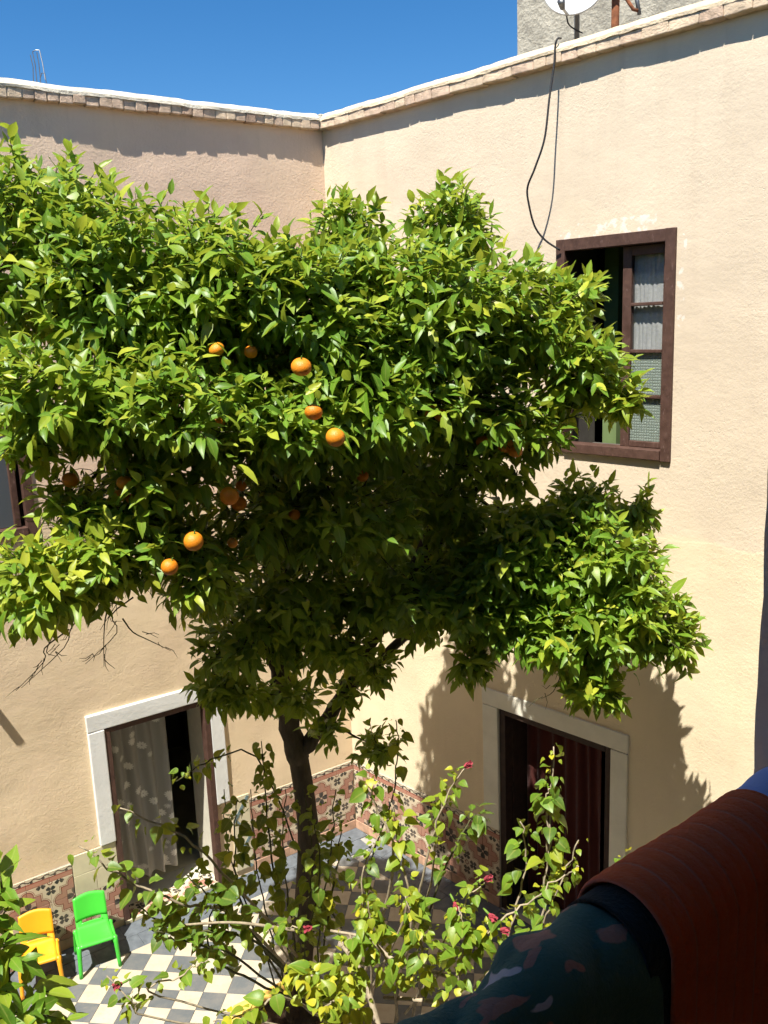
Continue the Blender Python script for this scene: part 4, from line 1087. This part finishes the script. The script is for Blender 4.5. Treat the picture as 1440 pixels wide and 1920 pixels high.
hstem([(560, 1880), (430, 1790), (330, 1760), (280, 1740)], .008, [6.0, 5.2, 5.0, 4.9], .26, 40, .09, .3, 'twig')
hstem([(580, 1880), (460, 1740), (400, 1690), (350, 1640)], .008, [6.0, 5.3, 5.1, 5.0], .26, 40, .09, .3, 'twig')
hstem([(700, 1920), (690, 1760), (680, 1640), (720, 1560)], .009, [6., 5.6, 5.5, 5.45], .26, 44, .085, .2)
hstem([(760, 1860), (830, 1640), (880, 1540), (905, 1530)], .008, [5.8, 5.5, 5.5, 5.5], .2, 34, .085, .3, 'twig')
hstem([(600, 1880), (470, 1760), (330, 1745), (260, 1700)], .010, [6.1, 5.3, 5.1, 5.], .3, 34, .09, .35, 'twig')
hstem([(560, 1880), (420, 1810), (390, 1740), (420, 1660)], .009, [6., 5.3, 5.2, 5.15], .22, 40, .095, .25, 'twig')
hstem([(620, 1900), (520, 1760), (570, 1735)], .008, [6., 5.1, 4.95], .5, 14, .07, .5)
hstem([(640, 1940), (540, 1870), (470, 1900), (400, 1915)], .010, [5.6, 4.8, 4.7, 4.7], .62, 34, .085, .3)
hstem([(700, 1960), (620, 1850), (540, 1830)], .010, [5.6, 4.7, 4.6], .72, 44, .085, .3)
hstem([(720, 1960), (640, 1880), (600, 1900)], .010, [5.4, 4.6, 4.5], .72, 36, .085, .3)
hstem([(720, 1960), (660, 1840), (655, 1750)], .010, [5.5, 4.8, 4.7], .6, 34, .085, .3)
hstem([(740, 1960), (740, 1840), (700, 1750), (690, 1690)], .010, [5.5, 4.9, 4.8, 4.75], .55, 46, .085, .25)
hstem([(760, 1960), (790, 1820), (780, 1740), (760, 1680)], .010, [5.5, 4.8, 4.7, 4.7], .58, 46, .085, .25)
hstem([(780, 1960), (850, 1850), (870, 1760), (860, 1700)], .009, [5.4, 4.7, 4.6, 4.6], .55, 40, .085, .25)
hstem([(690, 1960), (300, 1870), (340, 1830), (390, 1800)], .006, [5.4, 4.8, 4.75, 4.7], .55, 20, .075, .4)
hstem([(690, 1960), (300, 1910), (250, 1880), (200, 1830)], .006, [5.3, 4.7, 4.6, 4.6], .55, 22, .075, .4)
hstem([(800, 1960), (960, 1880), (1100, 1740), (1190, 1600)], .007, [5., 4.4, 4.2, 4.1], .6, 10, .05, .8)
# long bare woody stems
for pts, d, r in (([(840, 1830), (740, 1800), (690, 1760), (620, 1745)], [5., 5.2, 5.3, 5.4], .013), ([(1000, 1900), (840, 1880), (720, 1870)], [4.7, 4.9, 5.1], .018), ([(720, 1960), (680, 1830), (640, 1770)], [5.6, 5.7, 5.8], .022), ([(560, 1745), (440, 1730), (330, 1735)], [5.2, 5.1, 5.0], .010)):
    s_ = spline([at(x, y, dd) for (x, y), dd in zip(pts, d)], 16); MB().tube([relh(p) for p in s_], [r*(1-.4*i/16) for i in range(17)], 7).build('stem', M['stem'], hib, True)
hl.build(hib)
print('hibiscus leaves', len(hl.p))
for (x, y, d, dx_, dy_) in ((868, 1438, 4.95, 1, -.45), (905, 1650, 4.8, 1, -.4), (915, 1712, 4.6, .3, .2), (850, 1688, 4.65, .4, .7), (588, 1738, 4.9, -1, .15), (935, 1742, 4.55, 1, .1), (232, 1842, 4.6, -.8, .3)):
    p = at(x, y, d); D = (RT*dx_-UP*dy_-FWD*.35).normalized(); q = relh(p)
    f_ = MB().tube([q-D*.035, q-D*.015, q+D*.012], [.004, .0065, .006], 8).build('flower', M['calyx'], hib, True)
    a = D.orthogonal().normalized(); b = D.cross(a)
    for k in range(5):
        w = k*2*math.pi/5; o_ = a*math.cos(w)+b*math.sin(w); sd = D.cross(o_)
        MB().grid(lambda s, t, o_=o_, sd=sd: q+D*(.008+.048*t)+o_*(.004+.011*t+.005*math.sin(t*5+s*3))+sd*((s-.5)*.024*math.sin(.35+t*2.4)+.006*t*t*math.sin(t*9)), 4, 6).build('petal', M['petal'], f_, True)

# ------------------------------------------------------------------ young citrus close by at the lower left
cp_ = at(20, 1850, 2.9); YB = Vector((cp_.x-.15, cp_.y-.1, 0))
yt = empty('citrus_sapling', YB); tag(yt, 'young citrus with large bright leaves rising at the lower left corner', 'sapling')
yl = Leaves(ORANGE_LEAF, M['leaf'])
MB().tube([p-YB for p in spline([YB, YB+Vector((.03, .05, 1.2)), at(-10, 1990, 2.95), at(10, 1900, 2.9), at(14, 1760, 2.9)], 24)], [.03-.0009*i for i in range(25)], 8).build('trunk', M['bark'], yt, True)
for (x, y, d, n, tx, ty) in ((25, 1610, 2.85, 7, .2, 1), (8, 1680, 2.8, 8, -.2, .8), (45, 1690, 2.85, 6, .6, .4), (20, 1780, 2.75, 9, .2, .5), (75, 1790, 2.75, 6, .9, .3), (120, 1850, 2.8, 7, 1, .1), (40, 1850, 2.7, 9, .4, .3), (90, 1890, 2.7, 8, .8, .1), (10, 1910, 2.7, 8, 0, .4), (60, 1930, 2.65, 8, .6, .2), (150, 1900, 2.8, 5, 1, -.1), (-20, 1720, 2.75, 8, -.5, .6), (-15, 1830, 2.7, 8, -.4, .4)):
    tip = at(x-28, y+8, d); D = RT*tx+UP*ty-FWD*.3+rv(.15)
    rosette(yl, tip, D, n, .135, .38, spread=(.4, 1.4), droop=.35, span=.12)
    a = at(12, min(1900, y+90), 2.9); m_ = a.lerp(tip, .5)+rv(.02)
    MB().tube([a-YB, m_-YB, tip-YB], [.006, .004, .002], 5).build('branch', M['twig'], yt, True)
yl.build(yt)
